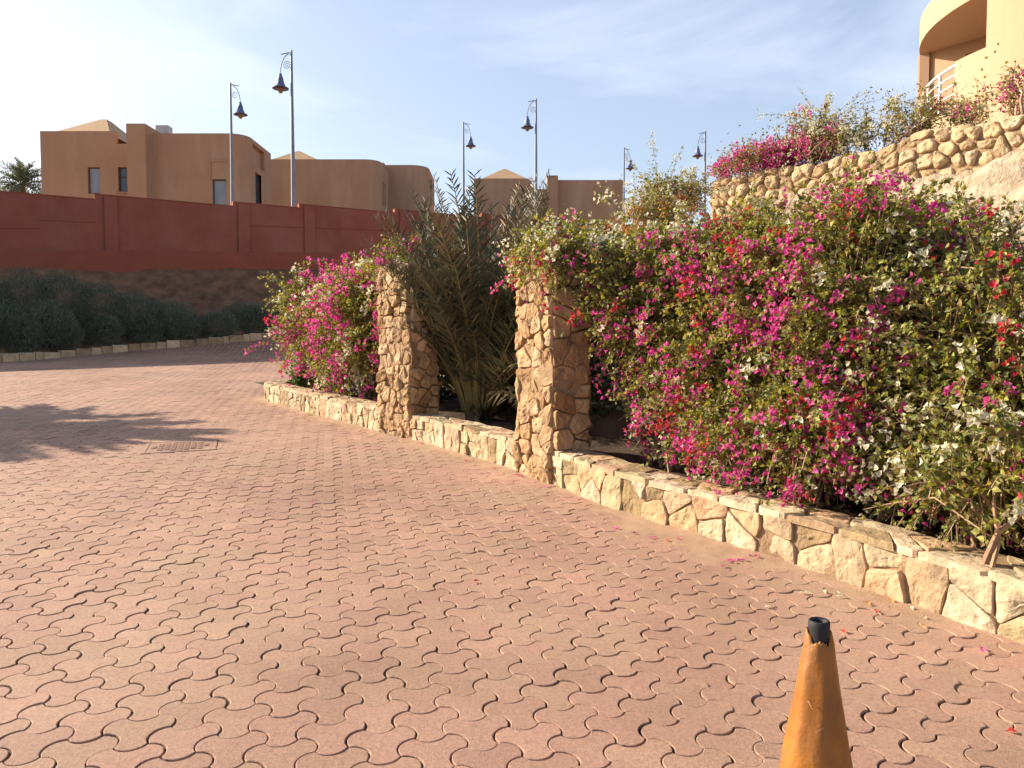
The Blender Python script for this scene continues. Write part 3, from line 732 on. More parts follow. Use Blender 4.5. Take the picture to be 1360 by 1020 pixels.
def pyramid(root, x0, x1, y0, y1, z0, za, ridge=0.12, name='roof'):
    mb = MB(); cx, cy = (x0+x1)/2, (y0+y1)/2; rx, ry = (x1-x0)*ridge/2, (y1-y0)*ridge/2
    mb.add([(x0,y0,z0),(x1,y0,z0),(x1,y1,z0),(x0,y1,z0),(cx-rx,cy-ry,za),(cx+rx,cy-ry,za),(cx+rx,cy+ry,za),(cx-rx,cy+ry,za)],
           [(0,1,5,4),(1,2,6,5),(2,3,7,6),(3,0,4,7),(4,5,6,7)]); mb.build(name, M['roof'], root)

def X_(px, D): return (px - 680)/FPX*D/1.0
def Z_(py, D): return float(at(680, py, D)[2])

# house on the left
D1 = 50.0
h1 = thing('house', 'ochre house on the left with tall chimney block and a light roof peak', 'house', (X_(200, D1), D1, 7.0))
x0, x1 = X_(62, D1), X_(187, D1); zt = Z_(174, D1)
def hole(px0, px1, py0, py1, xl, D): return (X_(px0, D) - xl, X_(px1, D) - xl, Z_(py1, D), Z_(py0, D))
ha = [hole(123, 139, 222, 257, x0, D1), hole(163, 182, 222, 255, x0, D1)]
xm = X_(161, D1)
P = block(h1, x0, x1, D1, D1 + 8, 5.5, Z_(191, D1), 0.05, ha)
window(h1, P, ha[0], 'curtain', mull=False); window(h1, P, ha[1], 'glass', sill=True)
mb = MB()                                        # raised parapet with a sloping right end
q = [(x0, Z_(191, D1)), (xm, Z_(191, D1)), (xm, zt), (x0, zt)]
mb.add([(x, D1 + 0.001, z) for x, z in q] + [(x, D1 + 0.3, z) for x, z in q], [(0,1,2,3), (7,6,5,4), (1,5,6,2), (2,6,7,3), (3,7,4,0), (0,4,5,1)])
mb.box((x0, D1 + 0.3, Z_(191, D1)), (x0 + 0.3, D1 + 7.9, zt)); mb.build('parapet', M['ochre'], h1)
pyramid(h1, X_(64, D1), X_(138, 54)*2 - X_(64, D1) + 1.2, D1 + 0.4, D1 + 7.6, Z_(176, D1), Z_(160.5, 54), 0.1)
mb = MB(); mb.box((X_(176, D1), D1 + 0.05, Z_(191, D1)), (X_(184, D1), D1 + 0.25, Z_(185, D1))); mb.build('parapet_vent', M['frame'], h1)
block(h1, X_(185, D1), X_(209.5, D1), D1 - 1.0, D1 + 1.6, 5.5, Z_(164, D1 - 1), 0.08, name='chimney')
x0, x1 = X_(209, D1), X_(331, D1)
hb = [hole(286.5, 304.5, 238, 276, x0, D1)]
nl = x1 - x0 - 1.1                               # straight front length before the rounded corner
arc = 1.1*math.pi/2
hs = [(nl + arc + 0.7, nl + arc + 1.9, Z_(273, D1 + 2), Z_(229, D1 + 2)), (nl + arc + 0.3, nl + arc + 2.6, Z_(227, D1+2) + 0.3, Z_(194, D1 + 2))]
P = block(h1, x0, x1, D1, D1 + 5.2, 5.5, Z_(177, D1), 1.1, hb + hs)
window(h1, P, hb[0], 'curtain', mull=False); window(h1, P, hs[0], 'glass')
mb = MB(); u0, u1, v0, v1 = hs[1]; mb.add([P(u0, v0, 0.25), P(u1, v0, 0.25), P(u1, v1, 0.25), P(u0, v1, 0.25)], [(0,1,2,3)]); mb.build('blind_panel', M['ochre'], h1)
rec = MB(); rx0, rx1 = X_(285, D1), X_(304.5, D1)
rec.box((rx0 - 0.12, D1 - 0.06, Z_(238, D1)), (rx0 - 0.003, D1 - 0.001, Z_(215, D1))); rec.box((rx0 - 0.12, D1 - 0.06, Z_(215, D1) + 0.003), (rx1 + 0.1, D1 - 0.001, Z_(215, D1) + 0.12)); rec.build('window_surround', M['ochre'], h1)

ac = thing('air_conditioner', 'grey air conditioner on the roof beside the chimney block', 'air conditioner', (X_(226, 52), 52, Z_(177, D1) - 0.3))
mb = MB(); mb.box((X_(218, 52), 51.5, Z_(177, D1) - 0.3), (X_(234, 52), 52.2, Z_(169, 52))); mb.build('casing', M['acbox'], ac)
mb = MB(); mb.lathe([(0.0, 0.0), (0.26, 0.0), (0.26, 0.03), (0.22, 0.03), (0.2, 0.015), (0.0, 0.015)], n=20); o = mb.build('fan_grille', M['frame'], ac)
o.matrix_parent_inverse = Matrix.Identity(4); o.rotation_euler = (math.pi/2, 0, 0); o.location = (0.1, -0.52, 0.42)

# middle house
D2 = 62.0
h2 = thing('house', 'wide plain ochre house in the middle, half behind the palm fronds', 'house', (X_(460, D2), D2, 8.0))
x0, x1 = X_(340, D2), X_(506, D2)
nl = x1 - x0 - 1.2; arc = 1.2*math.pi/2
ws = [(nl + arc + 0.25, nl + arc + 0.85, Z_(274, D2+2), Z_(243, D2+2)), (nl + arc + 1.15, nl + arc + 1.75, Z_(274, D2+2), Z_(243, D2+2))]
P = block(h2, x0, x1, D2, D2 + 4.4, 6.5, Z_(211.5, D2), 1.2, ws)
for w_ in ws: window(h2, P, w_, 'glass')
pyramid(h2, X_(350, D2), X_(430, D2), D2 + 0.6, D2 + 4.2, Z_(213, D2), Z_(199.5, D2 + 2), 0.05)
block(h2, X_(492, D2 + 4.4), X_(512, D2 + 4.4), D2 + 4.4, D2 + 9, 6.5, Z_(216, D2 + 4.4), 0.1, [(1.2, 1.9, Z_(285, D2+7), Z_(253, D2+7))], name='side_wing')
x0, x1 = X_(510, D2 + 6), X_(569, D2 + 6); nl = x1 - x0 - 1.5; arc = 1.5*math.pi/2
P = block(h2, x0, x1, D2 + 6, D2 + 12, 6.5, Z_(219, D2 + 6), 1.5, [(nl + arc + 0.8, nl + arc + 2.2, Z_(270, D2+8), Z_(236, D2+8))], name='side_wing')
window(h2, P, (nl + arc + 0.8, nl + arc + 2.2, Z_(270, D2+8), Z_(236, D2+8)))

# far house
D3 = 76.0
h3 = thing('house', 'farther ochre house right of the palm, with square chimney block and roof peak', 'house', (X_(730, D3), D3, 9.0))
x0, x1 = X_(630, D3), X_(712, D3)
hh_ = [hole(674, 685, 272, 290, x0, D3), hole(705, 711, 272, 290, x0, D3)]
P = block(h3, x0, x1, D3, D3 + 6, 7, Z_(250, D3), 0.05, hh_)
window(h3, P, hh_[0]); window(h3, P, hh_[1])
mb = MB(); q = [(x0, Z_(250, D3)), (X_(711, D3), Z_(250, D3)), (X_(702, D3), Z_(237, D3)), (x0, Z_(237, D3))]
mb.add([(x, D3 + 0.001, z) for x, z in q] + [(x, D3 + 0.3, z) for x, z in q], [(0,1,2,3), (7,6,5,4), (1,5,6,2), (2,6,7,3), (3,7,4,0)]); mb.build('parapet', M['ochre'], h3)
pyramid(h3, X_(634, D3), X_(706, D3), D3 + 0.35, D3 + 5.8, Z_(239, D3), Z_(224.5, D3 + 3), 0.05)
block(h3, X_(711.5, D3), X_(727, D3), D3 + 0.4, D3 + 5, 7, Z_(250, D3), 0.05, name='wall')
block(h3, X_(726, D3), X_(740, D3), D3 - 0.8, D3 + 1.5, 7, Z_(233, D3 - 0.8), 0.08, name='chimney')
block(h3, X_(739.5, D3), X_(826, D3), D3, D3 + 6, 7, Z_(239, D3), 0.1, name='wall')

# ------------------------------------------------------------------ villa upper right (round front with a balcony)
def villa():
    cx, cy, R = 14.2, 18.0, 4.3
    zf, zp, zfl, zt = 9.06, 7.88, 6.75, 9.72
    root = thing('villa', 'sunlit cream villa with a rounded balcony front on the hilltop', 'house', (cx, cy, 5.5))
    ang = np.radians(np.arange(100, 330.1, 3.0))
    path = np.c_[cx + R*np.cos(ang), cy + R*np.sin(ang)]
    L = lambda deg: float(np.interp(deg, np.degrees(ang), np.r_[0, np.cumsum(np.linalg.norm(np.diff(path, axis=0), axis=1))]))
    holes = [(L(148), L(186), zfl + 0.12, zf), (L(186), L(197.5), zp, zf)]
    w = MB(); P = strip(w, path, 3.5, zt, holes, 0.22); w.poly([(x, y, zt - 0.4) for x, y in path])
    w.build('wall', M['villa'], root)
    # recess behind the opening
    a = np.array([cx + (R-0.22)*math.cos(math.radians(147)), cy + (R-0.22)*math.sin(math.radians(147))]); b_ = a + np.array([0.6, -0.8])*3.6
    o1 = np.array([cx + (R-0.2)*math.cos(math.radians(199)), cy + (R-0.2)*math.sin(math.radians(199))])
    r_ = MB(); t = unit(b_ - a); nin = np.array([-t[1], t[0]])
    arcp = [(cx + (R-0.21)*math.cos(math.radians(q)), cy + (R-0.21)*math.sin(math.radians(q))) for q in range(147, 200, 4)]
    for z in (zfl, zf + 0.02): r_.poly([(x, y, z) for x, y in arcp] + [(b_[0], b_[1], z), (a[0], a[1], z)][:2])
    dh = (1.17, 2.4, zfl + 0.02, zfl + 2.05)
    PP = strip(r_, [a - t*0.3, b_ + t*0.3], zfl, zf + 0.02, [dh], 0.18)
    r_.add([(o1[0], o1[1], zfl), (b_[0], b_[1], zfl), (b_[0], b_[1], zf+.02), (o1[0], o1[1], zf+.02)], [(0,1,2,3)])
    r_.build('balcony_recess', M['villa'], root)
    d_ = MB(); u0, u1, v0, v1 = dh
    def bar(p0, p1, q0, q1):
        s4 = [PP(p0, q0, .12), PP(p1, q0, .12), PP(p1, q1, .12), PP(p0, q1, .12)]; s8 = [PP(p0, q0, .17), PP(p1, q0, .17), PP(p1, q1, .17), PP(p0, q1, .17)]
        d_.add(s4 + s8, [(0,1,2,3), (7,6,5,4), (0,1,5,4), (1,2,6,5), (2,3,7,6), (3,0,4,7)])
    for q in (u0, (u0+u1)/2 - .05, u1 - .1): bar(q, q + .1, v0, v1)
    for z in (v0, v0 + .75, v1 - .1):
        bar(u0 + .1, (u0+u1)/2 - .05, z, z + .09); bar((u0+u1)/2 + .05, u1 - .1, z, z + .09)
    bar(u0 + .33, u0 + .37, v0 + .84, v1 - .1); bar(u1 - .4, u1 - .36, v0 + .84, v1 - .1)
    do = d_.build('balcony_door', M['white'], root)
    g_ = MB(); g_.add([PP(u0, v0, .16), PP(u1, v0, .16), PP(u1, v1, .16), PP(u0, v1, .16)], [(0,1,2,3)]); g_.build('pane', M['glass'], do)
    rl = MB(); aa = np.radians(np.linspace(165, 186, 14)); rr = R - 0.1
    for z, rad in ((zp - 0.03, .035), (zp - .24, .022), (zp - .45, .022), (zp - .66, .022)):
        rl.tube(np.c_[cx + rr*np.cos(aa), cy + rr*np.sin(aa), np.full(14, z)], rad, 8)
    for q in (166, 176, 185.5):
        x, y = cx + rr*math.cos(math.radians(q)), cy + rr*math.sin(math.radians(q)); rl.tube([(x, y, zfl + .1), (x, y, zp - .03)], .035, 8)
    rl.build('railing', M['steel'], root)
    lw = MB(); s_ = []
    for q in range(147, 167, 2): s_.append((cx + (R-.02)*math.cos(math.radians(q)), cy + (R-.02)*math.sin(math.radians(q))))
    s_ = np.array(s_); c2 = np.array([cx, cy]); inn = c2 + (s_ - c2)*0.95
    n = len(s_); k = np.arange(n-1); lo, hi = zfl + .1, zp - .12
    V = np.concatenate([np.c_[s_, np.full(n, lo)], np.c_[s_, np.full(n, hi)], np.c_[inn, np.full(n, hi)], np.c_[inn, np.full(n, lo)]])
    lw.add(V, np.concatenate([np.stack([q*n+k, q*n+k+1, (q+1)*n+k+1, (q+1)*n+k], -1) for q in range(3)])); lw.poly([V[n-1], V[2*n-1], V[3*n-1], V[4*n-1]])
    lw.build('balcony_parapet', M['villa'], root)
    # side wing that continues to the right
    sw = MB(); e1 = np.array([cx + (R+.25)*math.cos(math.radians(212)), cy + (R+.25)*math.sin(math.radians(212))])
    p2 = [e1 + [0.35, 0.5], e1, e1 + [2.2, -1.3], e1 + [9, -1.0], e1 + [9, 6]]
    strip(sw, p2, 3.5, 12.0); sw.poly([(x, y, 12.0) for x, y in p2]); sw.build('side_wing', M['villa'], root)
villa()

# ------------------------------------------------------------------ street lamps
def lamp_proto():
    root = thing('street_lamp', 'x', 'street lamp', (0, 0, 0), 'tall street lamps with blue bell shades')
    p = MB(); p.tube([(0,0,-1.5), (0,0,0), (0,0,3.2), (0,0,8.0)], [0.115, 0.115, 0.085, 0.05], 12); p.lathe([(0.2, 0), (0.2, 0.06), (0.13, 0.12), (0.115, 0.4)], n=16); p.build('pole', M['pole'], root, smooth=True)
    a = MB(); a.tube([(0,0,7.93), (-0.45,0,7.83)], 0.022, 6)
    th = np.linspace(0, 1, 14); a.tube(np.c_[-0.5 + 0.5*0 - 0.0*th + 0.42*(1-np.cos(th*1.5)), 0*th, 6.95 + 0.9*np.sin(th*1.5)*1.0][::-1], 0.02, 6)
    a.build('arm', M['pole'], root)
    s = MB(); th = np.linspace(0, 4.2*math.pi, 40); r = 0.19*(1 - th/ (4.6*math.pi)); s.tube(np.c_[-0.2 + r*np.cos(th), 0*th, 7.36 + r*np.sin(th)], 0.012, 5); s.build('scroll', M['pole'], root)
    b = MB(); b.lathe([(0.0, 7.0), (0.06, 7.0), (0.075, 6.9), (0.13, 6.78), (0.155, 6.62), (0.2, 6.5), (0.25, 6.42), (0.36, 6.37), (0.36, 6.345), (0.24, 6.39), (0.18, 6.45), (0.0, 6.5)], (-0.5, 0, 0), 28)
    b.build('lamp_shade', M['bell'], root, smooth=True)
    g_ = MB(); g_.lathe([(0.0, 6.47), (0.17, 6.4), (0.16, 6.31), (0.11, 6.22), (0.05, 6.15), (0.0, 6.14)], (-0.5, 0, 0), 20); g_.build('globe', M['globe'], root, smooth=True)
    return root
LP = lamp_proto()
lamps = [(387, 67, 34.5, 0, 'tallest near street lamp on the left, shade hanging left over the red wall'),
         (306, 110, 41.0, 180, 'street lamp in front of the left house, shade turned right'),
         (712, 131, 45.0, 0, 'street lamp before the far house, blue shade hanging left of its pole'),
         (615.5, 162, 54.0, 180, 'pale thin street lamp rising behind the palm fronds, shade turned right'),
         (937, 174, 52.0, 0, 'street lamp behind the end of the upper boulder wall, shade hanging left'),
         (829, 196, 62.0, 180, 'smallest far street lamp right of the far house, beside the white bush')]
for i, (px, py, D, rot, lab) in enumerate(lamps):
    o = LP if i == 0 else copy_tree(LP)
    p = at(px, py, D); o.location = (p[0], p[1], p[2] - 8.0); o.rotation_euler = (0, 0, math.radians(rot)); o['label'] = lab

# ------------------------------------------------------------------ foliage
LEAF_F = np.array([(0, 1, 2), (0, 2, 3), (1, 4, 2), (2, 4, 3)])
def add_leaves(mb, P, axis, nrm, L, Wd, fold=0.25, droop=0.15, mat=0):
    n = len(P); axis = unit(axis); side = unit(np.cross(axis, nrm)); nrm = np.cross(side, axis)
    L = np.broadcast_to(L, (n,))[:, None]; Wd = np.broadcast_to(Wd, (n,))[:, None]
    v = np.stack([P, P + axis*L*0.42 + side*Wd/2 + nrm*Wd*fold, P + axis*L*0.46, P + axis*L*0.42 - side*Wd/2 + nrm*Wd*fold, P + axis*L - nrm*L*droop], 1)
    mb.add(v.reshape(-1, 3), (LEAF_F[None] + (np.arange(n)*5)[:, None, None]).reshape(-1, 3), mat)

def rand_unit(n, rng): return unit(rng.normal(size=(n, 3)))

def blob_surface(blobs, n, rng, inner=0.0):
    """points on the outside of a union of ellipsoids + outward normals"""
    C_ = np.array([b_[0] for b_ in blobs]); R_ = np.array([b_[1] for b_ in blobs])
    w = (R_[:, 0]*R_[:, 2] + R_[:, 0]*R_[:, 1] + R_[:, 1]*R_[:, 2]); w = w/w.sum()
    out_p, out_n = [], []
    tot = 0
    while tot < n:
        m = n*2; k = rng.choice(len(blobs), m, p=w); d = rand_unit(m, rng); p = C_[k] + d*R_[k]; nr = unit(d/R_[k])
        ok = np.ones(m, bool)
        for c, r in zip(C_, R_):
            q = np.sum(((p - c)/r)**2, 1); ok &= (q > 0.80)
        p, nr = p[ok], nr[ok]; out_p.append(p); out_n.append(nr); tot += len(p)
    return np.concatenate(out_p)[:n], np.concatenate(out_n)[:n]

def bougainvillea(name, label, cat, blobs, base, nshoot, colours, rng, leaf=0.04, bract=0.028, flower_p=0.35, shoot=(0.2, 0.5), trunks=4, lpn=18, group=None,
                  twig_share=0.85, long_p=0.05, leafmat='leaf', cull=None, spray=1.0, up=0.3, stems=26, fillin=7):
    root = thing(name, label, cat, base, group)
    p, nr = blob_surface(blobs, nshoot, rng)
    nn = fbm(p*1.6, 3, 41)
    depth = rng.uniform(0.0, 0.32, nshoot) - nn*0.13
    start = p - nr*(depth + 0.12)[:, None]
    dirv = unit(nr + rng.normal(size=(nshoot, 3))*0.5 + np.array([0, 0, up]))
    L = rng.uniform(*shoot, nshoot); lg = rng.random(nshoot) < long_p; L[lg] *= rng.uniform(1.6, 2.6, lg.sum())
    if cull is not None:
        tip = start + dirv*L[:, None]
        ok = cull(tip, rng) & cull(start, rng); start, dirv, L, lg = start[ok], dirv[ok], L[ok], lg[ok]
    ns = len(start)
    droop = rng.uniform(0.1, 0.55, ns)
    def pos(k, t): return start[k] + dirv[k]*(L[k]*t)[:, None] + np.array([0, 0, -1.0])*(droop[k]*L[k]*t*t)[:, None]
    # leaves
    reps = np.maximum(5, (lpn*L/np.mean(shoot)*rng.uniform(0.6, 1.3, ns)).astype(int)); k = np.repeat(np.arange(ns), reps); t = rng.uniform(0.05, 1.0, len(k))
    lp = pos(k, t) + rng.normal(0, 0.012, (len(k), 3))
    ax = unit(dirv[k]*0.5 + rand_unit(len(k), rng)); nm = unit(rand_unit(len(k), rng)*0.8 + np.array([-0.25, -0.15, 0.7]))
    f = MB(); sz = leaf*rng.uniform(0.55, 1.15, len(k)); add_leaves(f, lp, ax, nm, sz, sz*0.78, 0.18)
    # shaded inner leaves that close the crown
    kk = rng.integers(0, ns, int(ns*fillin)); lp = start[kk] - dirv[kk]*rng.uniform(-0.1, 0.35, (len(kk), 1)) + rng.normal(0, 0.06, (len(kk), 3))
    if cull is not None: lp = lp[cull(lp, rng)]
    sz = leaf*rng.uniform(0.8, 1.4, len(lp)); add_leaves(f, lp, rand_unit(len(lp), rng), rand_unit(len(lp), rng) + [0, 0, 0.6], sz, sz*0.78, 0.15)
    # twigs
    tw = MB(); idx = np.nonzero(rng.random(ns) < twig_share)[0]; t4 = np.linspace(0, 1, 5)
    back = start[idx] - dirv[idx]*rng.uniform(0.05, 0.35, (len(idx), 1)) - np.array([0, 0, 1.0])*rng.uniform(0, 0.2, (len(idx), 1))
    ptsA = np.stack([back] + [pos(idx, np.full(len(idx), q)) for q in t4[1:]], 1)
    rad = np.linspace(0.0042, 0.0016, 5)
    tg = unit(np.gradient(ptsA, axis=1)); a = unit(np.cross(tg, np.array([0.3, 0.2, 1.0]))); b_ = np.cross(tg, a)
    th = np.arange(3)*2*math.pi/3
    V = ptsA[:, :, None] + rad[None, :, None, None]*(np.cos(th)[None, None, :, None]*a[:, :, None] + np.sin(th)[None, None, :, None]*b_[:, :, None])
    i, j = np.meshgrid(np.arange(4), np.arange(3), indexing='ij'); j2 = (j+1) % 3
    fq = np.stack([i*3+j, i*3+j2, (i+1)*3+j2, (i+1)*3+j], -1).reshape(-1, 4)
    tw.add(V.reshape(-1, 3), (fq[None] + (np.arange(len(idx))*15)[:, None, None]).reshape(-1, 4))
    # woody stems from the base to the crown
    base = np.asarray(base, float)
    for q in range(stems):
        tgt = start[rng.integers(ns)]; b0 = base + np.array([rng.normal(0, 0.12), rng.normal(0, 0.12), -0.05])
        if trunks > 4: b0 = np.array([tgt[0] + rng.normal(0, 0.25), tgt[1] + rng.normal(0, 0.25), 0]); b0[2] = base[2] - 0.05
        c1 = b0*0.55 + tgt*0.45 + np.array([0, 0, 0.25]) + rng.normal(0, 0.12, 3)
        ts = np.linspace(0, 1, 9)[:, None]; cur = b0*(1-ts)**2 + 2*c1*ts*(1-ts) + tgt*ts**2
        cur[1:-1] += rng.normal(0, 0.02, (7, 3))
        tw.tube(cur, np.linspace(rng.uniform(0.01, 0.022), 0.004, 9), 5)
    fo = f.build('foliage', M[leafmat], root); fo['kind'] = 'stuff'
    tw.build('branches', M['twig'], root)
    # flowers: clusters of papery bracts at the shoot tips, coloured in drifts
    cn = [c[0] for c in colours]; wts = np.array([c[1] for c in colours])
    tip = pos(np.arange(ns), np.ones(ns))
    fld = np.stack([fbm(tip*1.9 + 17*q, 2, 60 + 5*q)*0.9 + (c[2](tip) if len(c) > 2 else 0) for q, c in enumerate(colours)], 1)
    sc_ = np.log(wts)[None] + 1.6*fld + 0.5*rng.gumbel(size=(ns, len(cn)))
    pick = np.argmax(sc_, 1); pf = flower_p*np.clip(1 + 1.5*fbm(tip*2.4, 2, 91), 0.08, 3)
    has = rng.random(ns) < pf
    for q, c in enumerate(cn):
        sel = np.nonzero(has & (pick == q))[0]
        if len(sel) == 0: continue
        nf = rng.integers(4, 15, len(sel)); kk = np.repeat(sel, nf)
        back_t = rng.uniform(0.72, 1.06, len(kk)); fp = pos(kk, back_t) + rng.normal(0, 0.032*spray, (len(kk), 3))
        k3 = np.repeat(np.arange(len(kk)), 3); out = unit(dirv[kk] + rand_unit(len(kk), rng)*0.9)
        a = unit(np.cross(out, rand_unit(len(kk), rng))); b_ = np.cross(out, a); ph = np.tile(np.arange(3)*2*math.pi/3, len(kk))
        rd = a[k3]*np.cos(ph)[:, None] + b_[k3]*np.sin(ph)[:, None]
        fl = MB(); sz = bract*rng.uniform(0.75, 1.2, len(k3))
        add_leaves(fl, fp[k3], unit(rd*0.75 + out[k3]*0.7), unit(out[k3] - rd*0.6), sz, sz*0.85, 0.22, 0.1)
        flo = fl.build({'pink': 'pink_flowers', 'red': 'red_flowers', 'cream': 'white_flowers', 'orange': 'orange_flowers'}[c], M[c], root); flo['kind'] = 'stuff'
    return root

def WB(s, d, h_, rs, rd, rh):
    """an ellipsoid placed by wall coordinates; its axes are left world-aligned but sized for the wall's slant"""
    p = wall_pt(s, d, h_); return (p, np.array([max(rs*0.75, rd*0.85), max(rs*0.9, rd*0.8), rh]))

rng = np.random.default_rng(101)
pil_x, pil_y = W((P2R+P2L)/2, 0.2)
def keep_off_wall(tip, r):
    """trim shoots that would stand out over the paving"""
    s = np.linspace(-6, S_END, 260); x, y = W(s, 0.0); o = np.argsort(y); xl = np.interp(tip[:, 1], y[o], x[o])
    zg = G(tip[:, 0], tip[:, 1]); over = xl - tip[:, 0]
    return (over < 0.02 + 0.22*np.clip(tip[:, 2] - zg - 0.5, 0, 2)) & (tip[:, 2] > zg + 0.26)
def sparse_top(tip, r):
    zg = G(tip[:, 0], tip[:, 1]); return keep_off_wall(tip, r) & (r.random(len(tip)) > 0.45*np.clip((tip[:, 2] - zg - 1.4)/0.5, 0, 1))
def no_pillar(tip, r):
    ok = keep_off_wall(tip, r)
    d = np.hypot(tip[:, 0] - pil_x, tip[:, 1] - pil_y); zg = G(tip[:, 0], tip[:, 1])
    sw_ = (tip[:, 0] - WL(0, 0)[0])*(WL(1, 0)[0] - WL(0, 0)[0]) + (tip[:, 1] - WL(0, 0)[1])*(WL(1, 0)[1] - WL(0, 0)[1])
    ok &= ~((sw_ > P2L - 0.1) & (tip[:, 2] < zg + 1.55)) & (sw_ < P2L + 0.32)
    # the face and sides of the pillar stay bare up to a ragged line
    dw_ = (tip[:, 0] - WL(0, 0)[0])*(WL(0, 1)[0] - WL(0, 0)[0]) + (tip[:, 1] - WL(0, 0)[1])*(WL(0, 1)[1] - WL(0, 0)[1])
    side = (sw_ < P2R - 0.03) & (tip[:, 2] > zg + 0.95)
    return ok & ~((d < 0.62) & ~side & (tip[:, 2] < zg + 1.5 + 0.45*r.random(len(tip))))
hedge = 'bougainvilleas behind the long low wall'
topw = lambda p: 1.5*np.clip((p[:, 2] - 2.3)/0.5, -0.6, 1)
PM = (P2R + P2L)/2
bl = [WB(PM + 0.12, 0.1, 1.95, 0.42, 0.4, 0.32), WB(PM - 0.2, 0.1, 1.95, 0.42, 0.4, 0.32), WB(PM + 0.15, 0.5, 2.05, 0.5, 0.5, 0.3), WB(PM + 0.15, 0.8, 1.9, 0.6, 0.5, 0.35), WB(P2R - 0.45, 0.85, 1.55, 0.75, 0.6, 0.68), WB(P2R - 0.95, 0.85, 1.15, 0.7, 0.6, 0.85), WB(P2R - 0.4, 1.0, 0.95, 0.6, 0.6, 0.7), WB(P2R - 0.4, 1.6, 1.75, 0.9, 0.7, 0.5), WB(P2R - 0.1, 1.25, 0.8, 0.5, 0.45, 0.6), WB(P2R - 0.3, 0.45, 1.6, 0.35, 0.35, 0.45)]
bougainvillea('bougainvillea', 'bougainvillea with cream flowers on top, tumbling over the nearer stone pillar', 'bush', bl, wall_pt(P2R - 0.6, 0.9, 0.2), 4300,
              [('cream', 1.3, topw), ('pink', 0.75), ('red', 0.3), ('orange', 0.05)], rng, flower_p=0.3, group=hedge, cull=no_pillar, long_p=0.015, shoot=(0.18, 0.42))
bl = [WB(2.1, 0.95, 1.3, 0.8, 0.62, 0.97), WB(1.35, 0.95, 1.35, 0.8, 0.62, 1.0), WB(1.6, 1.6, 1.75, 1.0, 0.6, 0.6), WB(2.5, 1.3, 1.55, 0.7, 0.65, 0.62), WB(1.7, 0.8, 0.7, 1.0, 0.5, 0.45)]
bougainvillea('bougainvillea', 'magenta and red bougainvillea in the middle of the hedge', 'bush', bl, wall_pt(1.7, 0.95, 0.2), 4800,
              [('pink', 1.5), ('red', 0.6), ('cream', 0.7)], rng, flower_p=0.23, group=hedge, cull=keep_off_wall, long_p=0.04, shoot=(0.18, 0.42))
bl = [WB(0.65, 0.95, 1.25, 0.8, 0.62, 0.95), WB(-0.2, 0.95, 1.05, 0.8, 0.62, 0.9), WB(-1.1, 1.0, 1.1, 0.8, 0.65, 0.9), WB(0.6, 1.6, 1.6, 1.0, 0.55, 0.5), WB(-2.1, 1.0, 1.1, 0.8, 0.65, 0.9), WB(0.2, 0.7, 0.65, 1.0, 0.45, 0.42), WB(-0.8, 0.7, 0.65, 1.0, 0.45, 0.42)]
bougainvillea('bougainvillea', 'cream flowered bougainvillea with bare twigs at the right end of the hedge', 'bush', bl, wall_pt(-0.2, 0.95, 0.2), 5000,
              [('cream', 1.5), ('red', 0.4), ('pink', 0.6)], rng, flower_p=0.2, group=hedge, cull=sparse_top, twig_share=1.0, trunks=6, stems=60, long_p=0.04, bract=0.03)

sA = (P1L + S_END)/2
bl = [WB(sA - 0.3, 0.85, 1.35, 1.0, 0.85, 0.95), WB(sA + 0.7, 0.85, 1.35, 0.95, 0.85, 0.85), WB(P1L + 0.55, 0.8, 1.7, 0.75, 0.65, 0.75), WB(sA + 0.2, 0.85, 0.85, 0.9, 0.6, 0.6), WB(sA + 1.05, 0.8, 1.5, 0.6, 0.6, 0.55), WB(S_END - 0.15, 0.75, 1.55, 0.55, 0.55, 0.55), WB(S_END - 0.5, 0.7, 1.2, 0.6, 0.55, 0.6)]
bougainvillea('bougainvillea', 'rounded pink bougainvillea behind the low wall beyond the farther pillar', 'bush', bl, wall_pt(sA, 0.95, 0.2), 4200,
              [('pink', 1.7), ('cream', 0.6), ('red', 0.15)], rng, flower_p=0.24, leaf=0.05, bract=0.042, lpn=11, long_p=0.03)

# plants along the upper wall and the hill
def above_wall(tip, r): return tip[:, 2] > UPZ + 0.04 - 0.25*(r.random(len(tip)) < 0.06)
def UB(px, py, D, r, rz): return (at(px, py, D), np.array([r, r, rz]))
bougainvillea('bougainvillea', 'straggly white bougainvillea left of the boulder wall with orange sprays below', 'bush',
              [UB(880, 255, 12.2, 0.42, 0.3), UB(918, 252, 12.6, 0.34, 0.24), UB(868, 285, 11.5, 0.5, 0.22)], at(895, 330, 12.2), 520,
              [('cream', 1.0), ('orange', 0.3, lambda p: 2.2*np.clip((3.75 - p[:, 2])/0.4, -1, 1)), ('pink', 0.1)], rng, flower_p=0.45, long_p=0.16, lpn=11, shoot=(0.22, 0.5), stems=12, fillin=3)
bougainvillea('bougainvillea', 'deep pink bougainvillea spilling along the top of the boulder wall', 'bush',
              [UB(1000, 214, 12.8, 0.5, 0.2), UB(1040, 203, 12.5, 0.5, 0.27), UB(1085, 196, 12.0, 0.4, 0.22), UB(965, 226, 13.4, 0.3, 0.14)], at(1040, 225, 12.6), 620,
              [('pink', 1.0), ('cream', 0.03)], rng, flower_p=0.6, stems=10, lpn=8, fillin=3, cull=above_wall, shoot=(0.14, 0.34))
bougainvillea('bougainvillea', 'airy white bougainvillea standing above the pink one on the boulder wall', 'bush',
              [UB(1085, 172, 12.0, 0.38, 0.3), UB(1115, 180, 11.6, 0.3, 0.22), UB(1060, 168, 12.2, 0.2, 0.16)], at(1095, 205, 11.8), 220,
              [('cream', 1.0), ('pink', 0.1)], rng, flower_p=0.5, long_p=0.2, stems=14, lpn=9, fillin=1)
